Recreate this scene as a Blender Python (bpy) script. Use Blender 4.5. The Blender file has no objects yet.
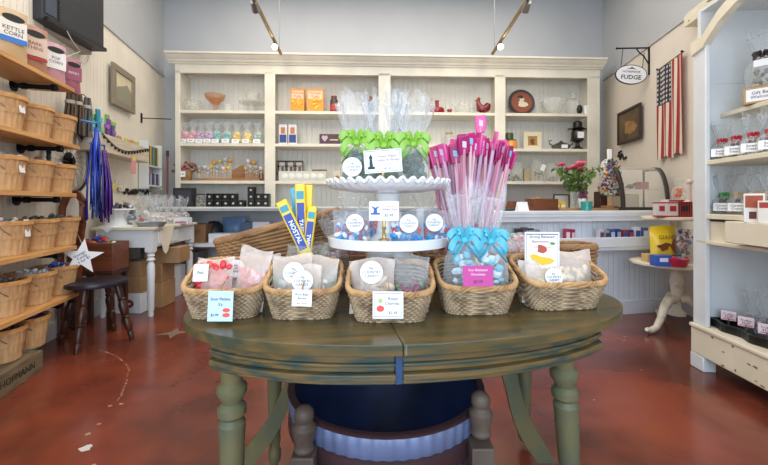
import bpy, bmesh, math, random
from math import pi, sin, cos, radians, atan, atan2, sqrt
from mathutils import Vector, Matrix, noise
random.seed(7)
S = bpy.context.scene
COL = S.collection
F, CX, CY, H = 380.0, 384.0, 203.0, 1.12

# ---------------------------------------------------------------- materials
def lin(c):
    return tuple(((v/255)/12.92 if v/255 <= .04045 else (((v/255)+.055)/1.055)**2.4) for v in c) + (1.0,)
MATS = {}
def mat(name, c=(200,200,200), rough=.6, metal=0, var=0.0, scale=8, stretch=(1,1,1), c2=None, bump=0.0, bscale=None,
        alpha=1.0, trans=0.0, emit=0, coat=0, contrast=(.35,.65), spec=.5, sss=0):
    if name in MATS: return MATS[name]
    m = bpy.data.materials.new(name); m.use_nodes = True
    nt = m.node_tree; b = nt.nodes['Principled BSDF']
    b.inputs['Roughness'].default_value = rough; b.inputs['Metallic'].default_value = metal
    b.inputs['Specular IOR Level'].default_value = spec
    b.inputs['Coat Weight'].default_value = coat
    b.inputs['Transmission Weight'].default_value = trans
    b.inputs['Base Color'].default_value = lin(c)
    tc = nt.nodes.new('ShaderNodeTexCoord'); mp = nt.nodes.new('ShaderNodeMapping')
    mp.inputs['Scale'].default_value = stretch
    nt.links.new(tc.outputs['Object'], mp.inputs[0])
    if c2 or var:
        nz = nt.nodes.new('ShaderNodeTexNoise'); nz.inputs['Scale'].default_value = scale
        nz.inputs['Detail'].default_value = 5
        nt.links.new(mp.outputs[0], nz.inputs['Vector'])
        r = nt.nodes.new('ShaderNodeValToRGB')
        r.color_ramp.elements[0].position, r.color_ramp.elements[1].position = contrast
        r.color_ramp.elements[0].color = lin(c)
        r.color_ramp.elements[1].color = lin(c2 if c2 else tuple(v*(1-var) for v in c))
        nt.links.new(nz.outputs[0], r.inputs[0]); nt.links.new(r.outputs[0], b.inputs['Base Color'])
    if bump:
        nb = nt.nodes.new('ShaderNodeTexNoise'); nb.inputs['Scale'].default_value = bscale or scale*3
        nb.inputs['Detail'].default_value = 3
        nt.links.new(mp.outputs[0], nb.inputs['Vector'])
        bp = nt.nodes.new('ShaderNodeBump'); bp.inputs['Strength'].default_value = bump; bp.inputs['Distance'].default_value = .01
        nt.links.new(nb.outputs[0], bp.inputs['Height']); nt.links.new(bp.outputs[0], b.inputs['Normal'])
    if emit:
        b.inputs['Emission Color'].default_value = lin(c); b.inputs['Emission Strength'].default_value = emit
    MATS[name] = m
    return m
def bead(name, c, freq=14, rough=.55, var=.05, axis=0, c2=None):
    """painted tongue-and-groove board: narrow grooves by bump along one axis"""
    if name in MATS: return MATS[name]
    m = mat(name, c, rough, var=var, scale=2.2, c2=c2)
    nt = m.node_tree; b = nt.nodes['Principled BSDF']
    tc = nt.nodes.new('ShaderNodeTexCoord'); sp = nt.nodes.new('ShaderNodeSeparateXYZ')
    nt.links.new(tc.outputs['Object'], sp.inputs[0])
    mu = nt.nodes.new('ShaderNodeMath'); mu.operation='MULTIPLY'; mu.inputs[1].default_value=freq
    fr = nt.nodes.new('ShaderNodeMath'); fr.operation='FRACT'
    pp = nt.nodes.new('ShaderNodeMath'); pp.operation='PINGPONG'; pp.inputs[1].default_value=.5
    mn = nt.nodes.new('ShaderNodeMath'); mn.operation='MINIMUM'; mn.inputs[1].default_value=.09
    nt.links.new(sp.outputs[axis], mu.inputs[0]); nt.links.new(mu.outputs[0], fr.inputs[0])
    nt.links.new(fr.outputs[0], pp.inputs[0]); nt.links.new(pp.outputs[0], mn.inputs[0])
    bp = nt.nodes.new('ShaderNodeBump'); bp.inputs['Strength'].default_value=.9; bp.inputs['Distance'].default_value=.05
    nt.links.new(mn.outputs[0], bp.inputs['Height']); nt.links.new(bp.outputs[0], b.inputs['Normal'])
    return m
def film(name, tint=(235,240,245), fac=.16, rough=.12, gloss=.5):
    """clear cellophane: see-through sheet with a faint milky body and sharp glints"""
    if name in MATS: return MATS[name]
    m = bpy.data.materials.new(name); m.use_nodes = True; nt = m.node_tree; nt.nodes.clear()
    o = nt.nodes.new('ShaderNodeOutputMaterial'); t = nt.nodes.new('ShaderNodeBsdfTransparent')
    d = nt.nodes.new('ShaderNodeBsdfPrincipled'); d.inputs['Base Color'].default_value = lin(tint)
    d.inputs['Roughness'].default_value = rough; d.inputs['Specular IOR Level'].default_value = 1.0
    fr = nt.nodes.new('ShaderNodeLayerWeight'); fr.inputs[0].default_value = .25
    nz = nt.nodes.new('ShaderNodeTexNoise'); nz.inputs['Scale'].default_value = 38
    tc = nt.nodes.new('ShaderNodeTexCoord'); nt.links.new(tc.outputs['Object'], nz.inputs['Vector'])
    bp = nt.nodes.new('ShaderNodeBump'); bp.inputs['Strength'].default_value=.7; bp.inputs['Distance'].default_value=.01
    nt.links.new(nz.outputs[0], bp.inputs['Height']); nt.links.new(bp.outputs[0], d.inputs['Normal']); nt.links.new(bp.outputs[0], fr.inputs['Normal'])
    mr = nt.nodes.new('ShaderNodeMapRange'); mr.inputs[3].default_value = fac; mr.inputs[4].default_value = min(1,fac+gloss)
    nt.links.new(fr.outputs['Facing'], mr.inputs[0])
    mx = nt.nodes.new('ShaderNodeMixShader'); nt.links.new(mr.outputs[0], mx.inputs[0])
    nt.links.new(t.outputs[0], mx.inputs[1]); nt.links.new(d.outputs[0], mx.inputs[2]); nt.links.new(mx.outputs[0], o.inputs[0])
    MATS[name] = m
    return m
def flat(c, rough=.6, metal=0):
    return mat('colour_%02x%02x%02x_%d_%d' % (int(c[0]),int(c[1]),int(c[2]),int(rough*100),int(metal*10)), c, rough, metal)

# ---------------------------------------------------------------- mesh builder
class B:
    def __init__(s): s.bm = bmesh.new(); s.mi = 0; s.M = Matrix.Identity(4)
    def v(s, p): return s.bm.verts.new(s.M @ Vector(p))
    def f(s, vs):
        try:
            fc = s.bm.faces.new(vs); fc.material_index = s.mi; return fc
        except ValueError: return None
    def box(s, x0,x1,y0,y1,z0,z1, M=None):
        M = M or Matrix.Identity(4)
        c = [s.v(M @ Vector(p)) for p in ((x0,y0,z0),(x1,y0,z0),(x1,y1,z0),(x0,y1,z0),(x0,y0,z1),(x1,y0,z1),(x1,y1,z1),(x0,y1,z1))]
        for q in ((3,2,1,0),(4,5,6,7),(0,1,5,4),(1,2,6,5),(2,3,7,6),(3,0,4,7)): s.f([c[i] for i in q])
        return s
    def prism(s, poly, h0, h1, M=None):
        """poly in local xy, extruded along z from h0 to h1"""
        M = M or Matrix.Identity(4); n = len(poly)
        a = [s.v(M @ Vector((p[0],p[1],h0))) for p in poly]; b = [s.v(M @ Vector((p[0],p[1],h1))) for p in poly]
        s.f(a[::-1]); s.f(b)
        for i in range(n): s.f([a[i],a[(i+1)%n],b[(i+1)%n],b[i]])
        return s
    def lathe(s, prof, n=24, c=(0,0,0), M=None, sx=1, sy=1, caps=True, wob=None):
        M = M or Matrix.Identity(4); rings = []
        for (r,z) in prof:
            ring = []
            for i in range(n):
                a = 2*pi*i/n; rr = r*(wob(a,z) if wob else 1)
                ring.append(s.v(M @ Vector((c[0]+rr*cos(a)*sx, c[1]+rr*sin(a)*sy, c[2]+z))))
            rings.append(ring)
        for j in range(len(rings)-1):
            for i in range(n): s.f([rings[j][i],rings[j][(i+1)%n],rings[j+1][(i+1)%n],rings[j+1][i]])
        if caps: s.f(rings[0][::-1]); s.f(rings[-1])
        return s
    def tube(s, pts, r, n=6, closed=False, flatten=None):
        pts = [Vector(p) for p in pts]; m = len(pts); rings = []; up = Vector((0,0,1))
        for k,p in enumerate(pts):
            if closed: t = pts[(k+1)%m]-pts[k-1]
            else: t = pts[min(k+1,m-1)]-pts[max(k-1,0)]
            t = t.normalized() if t.length else Vector((0,0,1))
            u = t.cross(up)
            if u.length < .05: u = t.cross(Vector((0,1,0)))
            u.normalize(); w = u.cross(t).normalized()
            rr = r[k] if isinstance(r,(list,tuple)) else r
            fu, fw = flatten if flatten else (1,1)
            rings.append([s.v(p + (u*cos(2*pi*i/n)*fu + w*sin(2*pi*i/n)*fw)*rr) for i in range(n)])
        for j in range(m if closed else m-1):
            A, C = rings[j], rings[(j+1)%m]
            for i in range(n): s.f([A[i],C[i],C[(i+1)%n],A[(i+1)%n]])
        if not closed: s.f(rings[0]); s.f(rings[-1][::-1])
        return s
    def ball(s, c, r, sc=(1,1,1), u=10, w=6, M=None):
        c = Vector(c); M = M or Matrix.Identity(4); rows = []
        top = s.v(c + M @ Vector((0,0,r*sc[2]))); bot = s.v(c + M @ Vector((0,0,-r*sc[2])))
        for j in range(1,w):
            t = pi*j/w
            rows.append([s.v(c + M @ Vector((r*sc[0]*sin(t)*cos(2*pi*i/u), r*sc[1]*sin(t)*sin(2*pi*i/u), r*sc[2]*cos(t)))) for i in range(u)])
        for i in range(u):
            s.f([top,rows[0][i],rows[0][(i+1)%u]]); s.f([bot,rows[-1][(i+1)%u],rows[-1][i]])
            for j in range(len(rows)-1): s.f([rows[j][i],rows[j+1][i],rows[j+1][(i+1)%u],rows[j][(i+1)%u]])
        return s
    def grid(s, fn, nu, nv, cu=False):
        R = [[s.v(fn(i/nu, j/nv)) for i in range(nu if cu else nu+1)] for j in range(nv+1)]
        for j in range(nv):
            for i in range(nu):
                k = (i+1) % nu if cu else i+1
                s.f([R[j][i],R[j][k],R[j+1][k],R[j+1][i]])
        return s
    def obj(s, name, m, parent=None, bevel=0, sharp=40, loc=None, rot=None, segs=2):
        me = bpy.data.meshes.new(name)
        bmesh.ops.recalc_face_normals(s.bm, faces=s.bm.faces)
        s.bm.to_mesh(me); s.bm.free()
        for x in (m if isinstance(m,(list,tuple)) else [m]): me.materials.append(x)
        me.shade_smooth()
        if sharp: me.set_sharp_from_angle(angle=radians(sharp))
        o = bpy.data.objects.new(name, me); COL.objects.link(o)
        if parent: o.parent = parent
        if loc: o.location = loc
        if rot: o.rotation_euler = rot
        if bevel:
            md = o.modifiers.new('bevel','BEVEL'); md.width = bevel; md.segments = segs; md.limit_method='ANGLE'; md.angle_limit=radians(50)
        return o
def thing(name, label, cat, loc=(0,0,0), rz=0, group=None):
    o = bpy.data.objects.new(name, None); COL.objects.link(o); o.empty_display_size=.05
    o.location = loc; o.rotation_euler = (0,0,rz); o['label']=label; o['category']=cat
    if group: o['group']=group
    return o
def tag(o, label, cat, group=None, loc=None, rz=None):
    o['label']=label; o['category']=cat
    if group: o['group']=group
    if loc is not None: o.location = loc
    if rz is not None: o.rotation_euler[2] = rz
    return o
def struct(name, b, m, bevel=0, label=None, cat=None, loc=None, rz=None):
    o = b.obj(name, m, None, bevel); o['kind']='structure'
    if loc: o.location = loc
    if rz is not None: o.rotation_euler = (0,0,rz)
    if label: o['label']=label
    if cat: o['category']=cat
    return o
def T(x,y,z): return Matrix.Translation((x,y,z))
def R(a,ax): return Matrix.Rotation(a,4,ax)
UP = R(pi/2,'X')        # turns a drawing in xy into one standing up and facing -y
def lettering(s, size, m, parent, M, name='lettering', bold=0):
    cu = bpy.data.curves.new(name,'FONT'); cu.body=s; cu.size=size; cu.align_x='CENTER'; cu.align_y='CENTER'
    cu.extrude=.0004; cu.resolution_u=2; cu.offset=bold; cu.space_line=.95
    t = bpy.data.objects.new('t',cu)
    me = bpy.data.meshes.new_from_object(t); bpy.data.objects.remove(t)
    me.name=name; me.transform(M); me.materials.clear(); me.materials.append(m)
    o = bpy.data.objects.new(name, me); COL.objects.link(o); o.parent = parent
    return o

# ---------------------------------------------------------------- placing: camera rays meeting real planes
def ray(px): return (px-CX)/F
def zat(py, d): return H-(py-CY)/F*d
class Wall:
    """vertical plane through p with outward (room-side) normal n; local x runs to the right as seen from the room"""
    def __init__(s, p, n):
        n = Vector(n).normalized(); s.n=n; s.c=n.dot(Vector(p)); s.rz=atan2(n.x,-n.y); s.p=Vector(p)
    def at(s, px, py=None, off=0, z=None):
        d=(s.c+off)/(ray(px)*s.n.x+s.n.y); return Vector((ray(px)*d, d, zat(py,d) if z is None else z))
    def local(s, w):
        v = Vector((w[0]-s.p.x, w[1]-s.p.y)); e=Vector((cos(s.rz),sin(s.rz))); return v.dot(e)
LW = Wall((-2.11,0),(1,.2)); RW = Wall((2.5,0),(-1,.147)); BK = Wall((0,5.7),(.04,-1))
LS = Wall((-1.653-.25*3.005,3.005),(1,.25))      # front edge of the left shelves
RB = Wall((2.13,2.62),(-1,.08))                  # face of the right bookcase
CT = Wall((.8,3.414),(.22,-1))                   # face of the right counter
def onz(px, py, z):
    d=(H-z)*F/(py-CY); return Vector((ray(px)*d,d,z))
def ond(px, d, z): return Vector((ray(px)*d,d,z))

# ---------------------------------------------------------------- shared materials
M_cab = mat('cream_paint',(234,228,212),.45,var=.06,scale=3)
M_cabback = bead('cream_beadboard',(232,230,222),14)
M_white = mat('white_paint',(222,226,228),.4,var=.05,scale=3)
M_cream2 = mat('ivory_paint',(228,220,198),.4,c2=(214,204,180),scale=4)
M_pine = mat('pine_board',(222,172,110),.5,c2=(196,140,80),scale=3,stretch=(1,14,14),bump=.05)
M_pipe = mat('black_iron',(28,28,32),.45,.7)
M_splint = mat('wood_splint',(212,172,124),.6,c2=(188,142,96),scale=5,stretch=(10,10,1),bump=.1)
M_wick = mat('wicker',(184,160,128),.6,c2=(128,106,82),scale=26,contrast=(.35,.65))
M_wrim = mat('wicker_rim',(206,164,112),.5,c2=(160,118,74),scale=22,contrast=(.35,.65))
M_wick2 = mat('brown_wicker',(168,126,82),.6,c2=(120,84,52),scale=14,contrast=(.3,.7))
M_dwood = mat('dark_wood',(74,40,26),.35,c2=(46,24,16),scale=4,stretch=(6,6,1))
M_mwood = mat('reddish_wood',(122,66,40),.4,c2=(92,48,28),scale=4,stretch=(1,8,8))
M_crate = mat('old_crate',(128,110,84),.8,c2=(96,82,62),scale=5,stretch=(1,8,8),bump=.2)
M_blk = mat('black_plastic',(18,18,20),.4)
M_card = mat('white_card',(244,244,246),.6)
M_ink = mat('dark_ink',(40,36,60),.7)
M_film = film('cellophane',fac=.13,rough=.08,gloss=.55)
M_filmN = film('crisp_cellophane',fac=.07,gloss=.55)
M_glass = film('clear_glass',(236,238,230),.13,.05,.65)
M_amber = film('amber_glass',(214,140,80),.35,.05,.5)
M_redgl = mat('ruby_glass',(150,10,24),.1,coat=.6)
M_kraft = mat('kraft_cardboard',(178,140,98),.75,var=.1,scale=4)
M_wbox = mat('white_cardboard',(226,228,234),.7,var=.04)
M_steel = mat('brushed_steel',(150,150,150),.3,.9)
M_porc = mat('white_porcelain',(236,238,240),.15,coat=.4)
M_gold = mat('gilt_metal',(196,168,110),.3,.8)
# ---------------------------------------------------------------- small-goods builders (front faces local -y)
def lumps(b, n, rx, ry, z0, z1, r, taper=0, nm=1, dome=False, seed=None):
    rg = random.Random(seed if seed is not None else random.random())
    for i in range(n):
        a=rg.random()*2*pi; q=sqrt(rg.random()); t=rg.random(); k=1-taper*t
        b.mi = rg.randrange(nm)
        z = z0+(z1-z0)*t*(1-q*q*.7 if dome else 1)
        rr=r*rg.uniform(.7,1.25)
        b.ball((cos(a)*q*rx*k, sin(a)*q*ry*k, z), rr, (rg.uniform(.7,1.3),rg.uniform(.7,1.3),rg.uniform(.6,1)), 7, 4, R(rg.random()*3,'X')@R(rg.random()*3,'Z'))
    b.mi=0; return b
def bow(parent, z, w, m, y=0, name='ribbon'):
    b=B()
    for s in (-1,1):
        for k,(ang,l) in enumerate(((.45,1),(-.35,.85),(1.0,.7))):
            pts=[]; 
            for i in range(9):
                t=i/8*pi; pts.append((s*(.15+.85*sin(t*.5+.0)*1)*w*l*cos(ang)*(.6+.4*sin(t)) if i<8 else s*.1*w, y-.25*w*sin(t)-.1*w, z+w*l*(sin(ang)*sin(t*.5)+.28*sin(2*t))))
            b.tube(pts,w*.17,6,flatten=(.16,1))
        b.tube([(0,y-.2*w,z),(s*.35*w,y-.4*w,z-.5*w),(s*.7*w,y-.32*w,z-.95*w)],[w*.08,w*.17,w*.12],6,flatten=(1,.2))
    b.ball((0,y-.2*w,z),w*.17,(1,.8,1),8,6)
    return b.obj(name,m,parent)
def disc_label(parent, c, r, text, m=M_card, tilt=0, size=None, yaw=0):
    o=B().lathe([(r,-.0008),(r,.0008)],24,M=T(*c)@R(yaw,'Z')@R(tilt,'X')@UP).obj('round_label',m,parent)
    if text: lettering(text,size or r*.34,M_ink,o,T(*c)@R(yaw,'Z')@R(tilt,'X')@T(0,-.0012,0)@UP)
    return o
def card_label(parent, c, w, h, text, m=M_card, tilt=0, size=None, ink=None, name='price_card', yaw=0, roll=0):
    M=T(*c)@R(yaw,'Z')@R(tilt,'X')@R(roll,'Y')
    o=B().box(-w/2,w/2,-.001,.001,-h/2,h/2,M).obj(name,m,parent)
    if text: lettering(text,size or h*.26,ink or M_ink,o,M@T(0,-.0016,0)@UP)
    return o
def cello(label, loc, w, d, hb, ht, cols, ribbon=None, lab=None, rz=0, group=None, cat='candy bag', name='candy_bag', n=26, lump=None, neck=.26, fm=None, seed=1, flare=.95, bw=.36):
    """a clear bag: candy-filled body, tied neck, crisp flared top"""
    t=thing(name,label,cat,loc,rz,group); rg=random.Random(seed); ph=rg.random()*6
    hn=hb; prof=[(.80,.002),(.97,.10*hb),(1.02,.4*hb),(.94,.72*hb),(.62,.9*hb),(neck,hn),(neck*1.25,hn+.06*ht),(flare*.62,hn+.4*ht),(flare*.86,hn+.78*ht),(flare*.92,hn+ht)]
    def fn(u,v):
        k=v*(len(prof)-1); i=min(int(k),len(prof)-2); q=k-i
        r=prof[i][0]*(1-q)+prof[i+1][0]*q; z=prof[i][1]*(1-q)+prof[i+1][1]*q
        a=u*2*pi; rip=1+(.05 if v<.5 else .16)*sin(7*a+ph+v*3)+(.03 if v<.5 else .1)*sin(11*a-ph*2)
        fl=1 if v<.56 else max(.35,1-(v-.56)*1.6)
        x=w/2*r*rip*cos(a); y=d/2*r*rip*sin(a)*fl
        if v>.95: z+=.18*ht*sin(3*a+ph)+.08*ht*sin(8*a)
        return (x,y,z)
    B().grid(fn,40,18,True).obj('film',fm or M_film,t,sharp=0)
    b=B(); lumps(b,n,w*.40,d*.38,.018 if not lump else lump,hb*.8,lump or w*.10,.35,len(cols),seed=seed)
    b.obj('candy',[flat(c,.4) for c in cols],t)
    if ribbon: bow(t,hn,w*bw,ribbon,-d*.1)
    if lab: lab(t)
    return t
def pouch(label, loc, w, h, th, cols, rz=0, tilt=0, lab=None, group=None, n=22, fm=None, cat='candy pouch', fill=.65, seed=2, opaque=None, lump=None, name='candy_pouch', roll=0):
    t=thing(name,label,cat,loc,rz,group); t.rotation_euler=(tilt,roll,rz); rg=random.Random(seed); ph=rg.random()*5
    def side(s):
        def fn(u,v):
            e=(1-abs(2*u-1)**2.5)*(sin(pi*min(1,v*.95+.05))**.6 if v<1 else 0)*(1 if v<.65 else max(0,(1-v)/.35)**.8)
            return ((u-.5)*w*(1-.06*sin(pi*v)), s*th/2*e+.004*sin(13*u+ph+5*v)*(v if v<.95 else .5), v*h+.006*sin(5*u+ph)*(v>.9))
        return fn
    b=B(); b.grid(side(-1),12,12); b.grid(side(1),12,12)
    bmesh.ops.remove_doubles(b.bm,verts=b.bm.verts,dist=.0004)
    b.obj('pouch_film',opaque or fm or M_film,t,sharp=60)
    if cols:
        b=B(); rr=lump or w*.075
        for i in range(int(n*1.7)):
            b.mi=rg.randrange(len(cols))
            b.ball((rg.uniform(-.38,.38)*w,rg.uniform(-.30,.30)*th,rr+rg.random()*h*fill*.9),rr*rg.uniform(.8,1.3),(1.3,.7,.8),7,4,R(rg.random()*3,'Y'))
        b.obj('candy',[flat(c,.4) for c in cols],t)
    if lab: lab(t)
    return t
def carton(label, loc, w, d, h, m, rz=0, text=None, ink=None, size=None, panel=None, group=None, cat='box', name='carton', flap=False, pz=.5, ph=.4, pw=.84, M2=None):
    t=thing(name,label,cat,loc,rz,group)
    bd=B().box(-w/2,w/2,-d/2,d/2,0,h).obj('box_body',m,t,bevel=min(w,d,h)*.03)
    if flap: B().box(-w/2,w/2,-.012,.012,h-.001,h+.0015).box(-.0+w*-.001,w*.001,-d/2,d/2,h-.001,h+.001).obj('packing_tape',flat((200,176,140),.3),t)
    if panel: B().box(-w*pw/2,w*pw/2,-d/2-.0012,-d/2,h*(pz-ph/2),h*(pz+ph/2)).obj('printed_panel',panel,t)
    if text: lettering(text,size or w*.18,ink or M_ink,bd,T(0,-d/2-.002,h*pz)@UP)
    return t
def jar(label, loc, r, h, m=None, lid=None, fill=None, rz=0, name='glass_jar', cat='jar', group=None, fillh=.6, neck=.8):
    t=thing(name,label,cat,loc,rz,group)
    B().lathe([(r*.9,0),(r,h*.04),(r,h*.72),(r*neck,h*.86),(r*neck,h*.94)],20,caps=False).lathe([(r*.88,.003),(r*.0+.001,.003)],20,caps=False).obj('glass_body',m or M_glass,t,sharp=50)
    if lid: B().lathe([(r*neck*1.08,h*.93),(r*neck*1.08,h),(r*.3,h*1.02),(.001,h*1.02)],20).obj('lid',lid,t)
    if fill:
        b=B(); lumps(b,22,r*.72,r*.72,r*.22,h*fillh,r*.2,0,len(fill)); b.obj('contents',[flat(c,.5) for c in fill],t)
    return t
def lathed(label, loc, prof, m, name, cat, rz=0, n=24, group=None, part=None, wob=None, caps=True):
    o=B().lathe(prof,n,wob=wob,caps=caps).obj(name,m,sharp=50); tag(o,label,cat,group,loc,rz); return o
def bushel(label, loc, r=.125, h=.2, fill=None, group='bushel baskets on the wall shelves', rz=0, lab=None, handle=True):
    t=thing('bushel_basket',label,'basket',loc,rz,group)
    ns=22
    def wob(a,z): return 1+.012*(1 if int(a/(2*pi)*ns*2)%2 else -1)
    rb=r*.78
    B().lathe([(rb,0),(rb+(r-rb)*.5,h*.5),(r,h),(r-.006,h),(rb-.006,.008),(.002,.008)],ns*4,wob=wob).obj('splint_body',M_splint,t,sharp=25)
    for z in (.05,.52,):
        rr=rb+(r-rb)*z; B().lathe([(rr*1.02,h*z-.006),(rr*1.035,h*z+.012),(rr*1.03,h*z+.03),(rr*1.0,h*z+.03)],40,caps=False).obj('hoop',M_splint,t)
    B().lathe([(r*.985,h-.022),(r*1.05,h-.02),(r*1.06,h+.006),(r*.94,h+.006),(r*.94,h-.02)],40,caps=False).obj('rim_hoop',M_pine,t)
    if handle:
        pts=[(cos(a)*r*1.06,-sin(a)*r*.45-.3*r,h+.002-.5*h*sin(a)) for a in [pi*i/10 for i in range(11)]]
        B().tube(pts,.0025,5).obj('wire_handle',M_steel,t)
    if fill:
        b=B(); lumps(b,46,r*.82,r*.82,h*.84,h*1.12,.018,0,len(fill),dome=True); b.box(-.01,.01,-.01,.01,h*.3,h*.8); b.obj('contents',[flat(c,.45) for c in fill],t)
    if lab: lab(t)
    return t
def wicker(label, loc, w, d, h, rz=0, rows=13, m=None, flare=.80, group=None, name='wicker_basket', tilt=None, cat='basket', stakes=30, back=0, slope=0, dip=0):
    """woven basket: every weaver strand is a wavy ring over upright stakes"""
    m=m or M_wick
    t=thing(name,label,cat,loc,rz,group)
    if tilt: t.rotation_euler=(tilt[0],tilt[1],rz)
    def ring(s,off,z,n=160,wave=0,ph=0):
        pts=[]
        for i in range(n):
            a=2*pi*i/n; e=2/4.2
            x=(abs(cos(a))**e)*(1 if cos(a)>0 else -1); y=(abs(sin(a))**e)*(1 if sin(a)>0 else -1)
            k=off+wave*cos(stakes*a+ph)
            L=sqrt(x*x+y*y)
            zz=z*(1+slope*x+dip*y)
            pts.append((x*(w/2*s)+x/L*k, y*(d/2*s)+y/L*k, zz))
        return pts
    b=B(); sr=h/rows*.50
    for k in range(rows):
        f=(k+.5)/rows; s=flare+(1-flare)*f
        b.tube(ring(s,0,f*h,wave=sr*.9,ph=pi*(k%2)),sr,5,True)
    b.obj('woven_side',m,t,sharp=0)
    b=B()
    for q in range(3):
        pts=ring(1,0,h); n=len(pts)
        b.tube([(p[0]*(1+.022*cos(20*2*pi*i/n+q*2*pi/3)),p[1]*(1+.03*cos(20*2*pi*i/n+q*2*pi/3)),p[2]+.006*sin(20*2*pi*i/n+q*2*pi/3)) for i,p in enumerate(pts)],h*.045,5,True)
    b.obj('braided_rim',M_wrim if m is M_wick else m,t,sharp=0)
    pts=ring(flare,0,.004,60); b=B(); b.prism([(p[0],p[1]) for p in pts],.002,.008); b.obj('basket_base',m,t)
    return t
def frame_pic(label, loc, rz, w, h, fm, pic, fw=.05, depth=.03, cat='picture', name='framed_picture', extra=None, roll=0, mat_=None):
    t=thing(name,label,cat,loc,rz); t.rotation_euler=(0,roll,rz)
    b=B()
    for (x0,x1,z0,z1) in ((-w/2,w/2,h/2-fw,h/2),(-w/2,w/2,-h/2,-h/2+fw),(-w/2,-w/2+fw,-h/2+fw,h/2-fw),(w/2-fw,w/2,-h/2+fw,h/2-fw)): b.box(x0,x1,-depth,0,z0,z1)
    b.obj('frame',fm,t,bevel=.004)
    B().box(-w/2+fw,w/2-fw,-depth*.5,-.002,-h/2+fw,h/2-fw).obj('picture_panel',pic,t)
    if extra: extra(t)
    return t
def blob_poly(rx, ry, n=24, k=.12, seed=0):
    rg=random.Random(seed); p=[rg.random()*6 for _ in range(3)]
    return [(rx*cos(2*pi*i/n)*(1+k*sin(3*2*pi*i/n+p[0])+k*.6*sin(5*2*pi*i/n+p[1])), ry*sin(2*pi*i/n)*(1+k*sin(2*2*pi*i/n+p[2]))) for i in range(n)]
def legprof(pts): return pts
# ================================================================ camera
cam = bpy.data.objects.new('camera', bpy.data.cameras.new('camera')); COL.objects.link(cam)
cam.location=(0,0,H); cam.rotation_euler=(pi/2,0,0)
cam.data.sensor_width=36; cam.data.lens=36*F/768; cam.data.shift_y=(CY-232.5)/768; cam.data.clip_start=.02
S.camera=cam
# ================================================================ the room
M_floor = mat('stained_concrete',(132,62,42),.24,c2=(84,40,31),scale=1.7,contrast=(.38,.64),coat=.15,bump=.03,bscale=25)
M_lw = bead('left_beadboard',(246,238,222),16)
M_rw = mat('warm_plaster',(232,222,208),.7,var=.03,scale=2)
M_up = mat('pale_grey_plaster',(192,194,197),.7,var=.03,scale=1.5)
xl=lambda y:-2.11-.2*y
xr=lambda y:2.5+.147*y
YF=-2.2
LB=Vector((-2.11-.2*5.57,5.57)); RBk=Vector((2.5+.147*5.84,5.84))
struct('floor',B().prism([(-4,YF),(3.6,YF),(4,6.2),(-4,6.2)],-.1,0),M_floor)
struct('ceiling',B().prism([(-4,YF),(3.6,YF),(4,6.2),(-4,6.2)],4.3,4.4),M_up)
def wallbox(name,W,y0,y1,z0,z1,m,off=0,th=.1,xw=None):
    # box along a wall plane between two depths, thickness going out of the room
    f=(lambda y:(xl(y),y)) if W is LW else (lambda y:(xr(y),y))
    a=W.local(f(y0)); c=W.local(f(y1)); a,c=min(a,c),max(a,c)
    return struct(name,B().box(a,c,-off,th,z0,z1),m,loc=(W.p.x,W.p.y,0),rz=W.rz)
wallbox('wall_left',LW,YF,5.6,0,2.97,M_lw)
wallbox('wall_left_upper',LW,YF,5.6,2.97,4.3,M_up)
wallbox('wall_right',RW,YF,5.9,0,2.99,M_rw)
wallbox('wall_right_upper',RW,YF,5.9,2.99,4.3,M_up)
wallbox('trim_1',LW,YF,5.55,2.955,2.985,M_up,.018,0)
wallbox('trim_2',RW,YF,5.8,2.98,3.01,M_up,.018,0)
wallbox('baseboard_left',LW,YF,5.5,0,.14,M_white,.018,0)
wallbox('baseboard_right',RW,YF,5.7,0,.14,M_white,.018,0)
struct('wall_back',B().box(-3.6,3.8,0,.1,0,4.3),M_up,loc=(0,5.7,0),rz=BK.rz)
# worn marks on the floor
def chip(b,px,py,s,seed):
    p=onz(px,py,0); b.prism([(p.x+q[0]*s,p.y+q[1]*s) for q in blob_poly(1,.8,9,.3,seed)],.0002,.0012)
b=B()
cr=[(100,350),(106,352),(112,354),(119,358),(126,364),(129,370),(127,380),(124,388),(121,396),(117,402)]
for i in range(len(cr)-1):
    for k in range(5):
        t=k/5+random.random()*.15; x=cr[i][0]*(1-t)+cr[i+1][0]*t; y=cr[i][1]*(1-t)+cr[i+1][1]*t
        chip(b,x+random.uniform(-.6,.6),y,random.uniform(.002,.007),i*9+k)
for (x,y,s) in ((110,406,.01),(121,404,.012),(99,424,.01),(88,434,.012),(94,465,.01),(625,337,.008),(580,353,.008),(594,400,.006),(572,395,.006),(641,370,.006)): chip(b,x,y,s,int(x))
o=struct('floor_crack',b,flat((176,136,108),.7)); tag(o,'pale chipped crack running across the red concrete floor','floor crack')
b=B(); chip(b,86,448,.026,5); o=struct('floor_chip',b,flat((200,196,190),.7)); tag(o,'white chipped spot on the red floor at lower left','floor chip')
p=onz(174,333,0)
o=struct('floor_patch',B().prism([(.15*q[0],.15*q[1]) for q in [(cos(i*pi/6+.3)*(1 if i%3==0 else .38),sin(i*pi/6+.3)*(1 if i%3==0 else .38)) for i in range(12)]],.0002,.0015),flat((124,100,88),.7),loc=(p.x,p.y,0))
tag(o,'grey cross-shaped patch on the red floor','floor patch')
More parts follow.
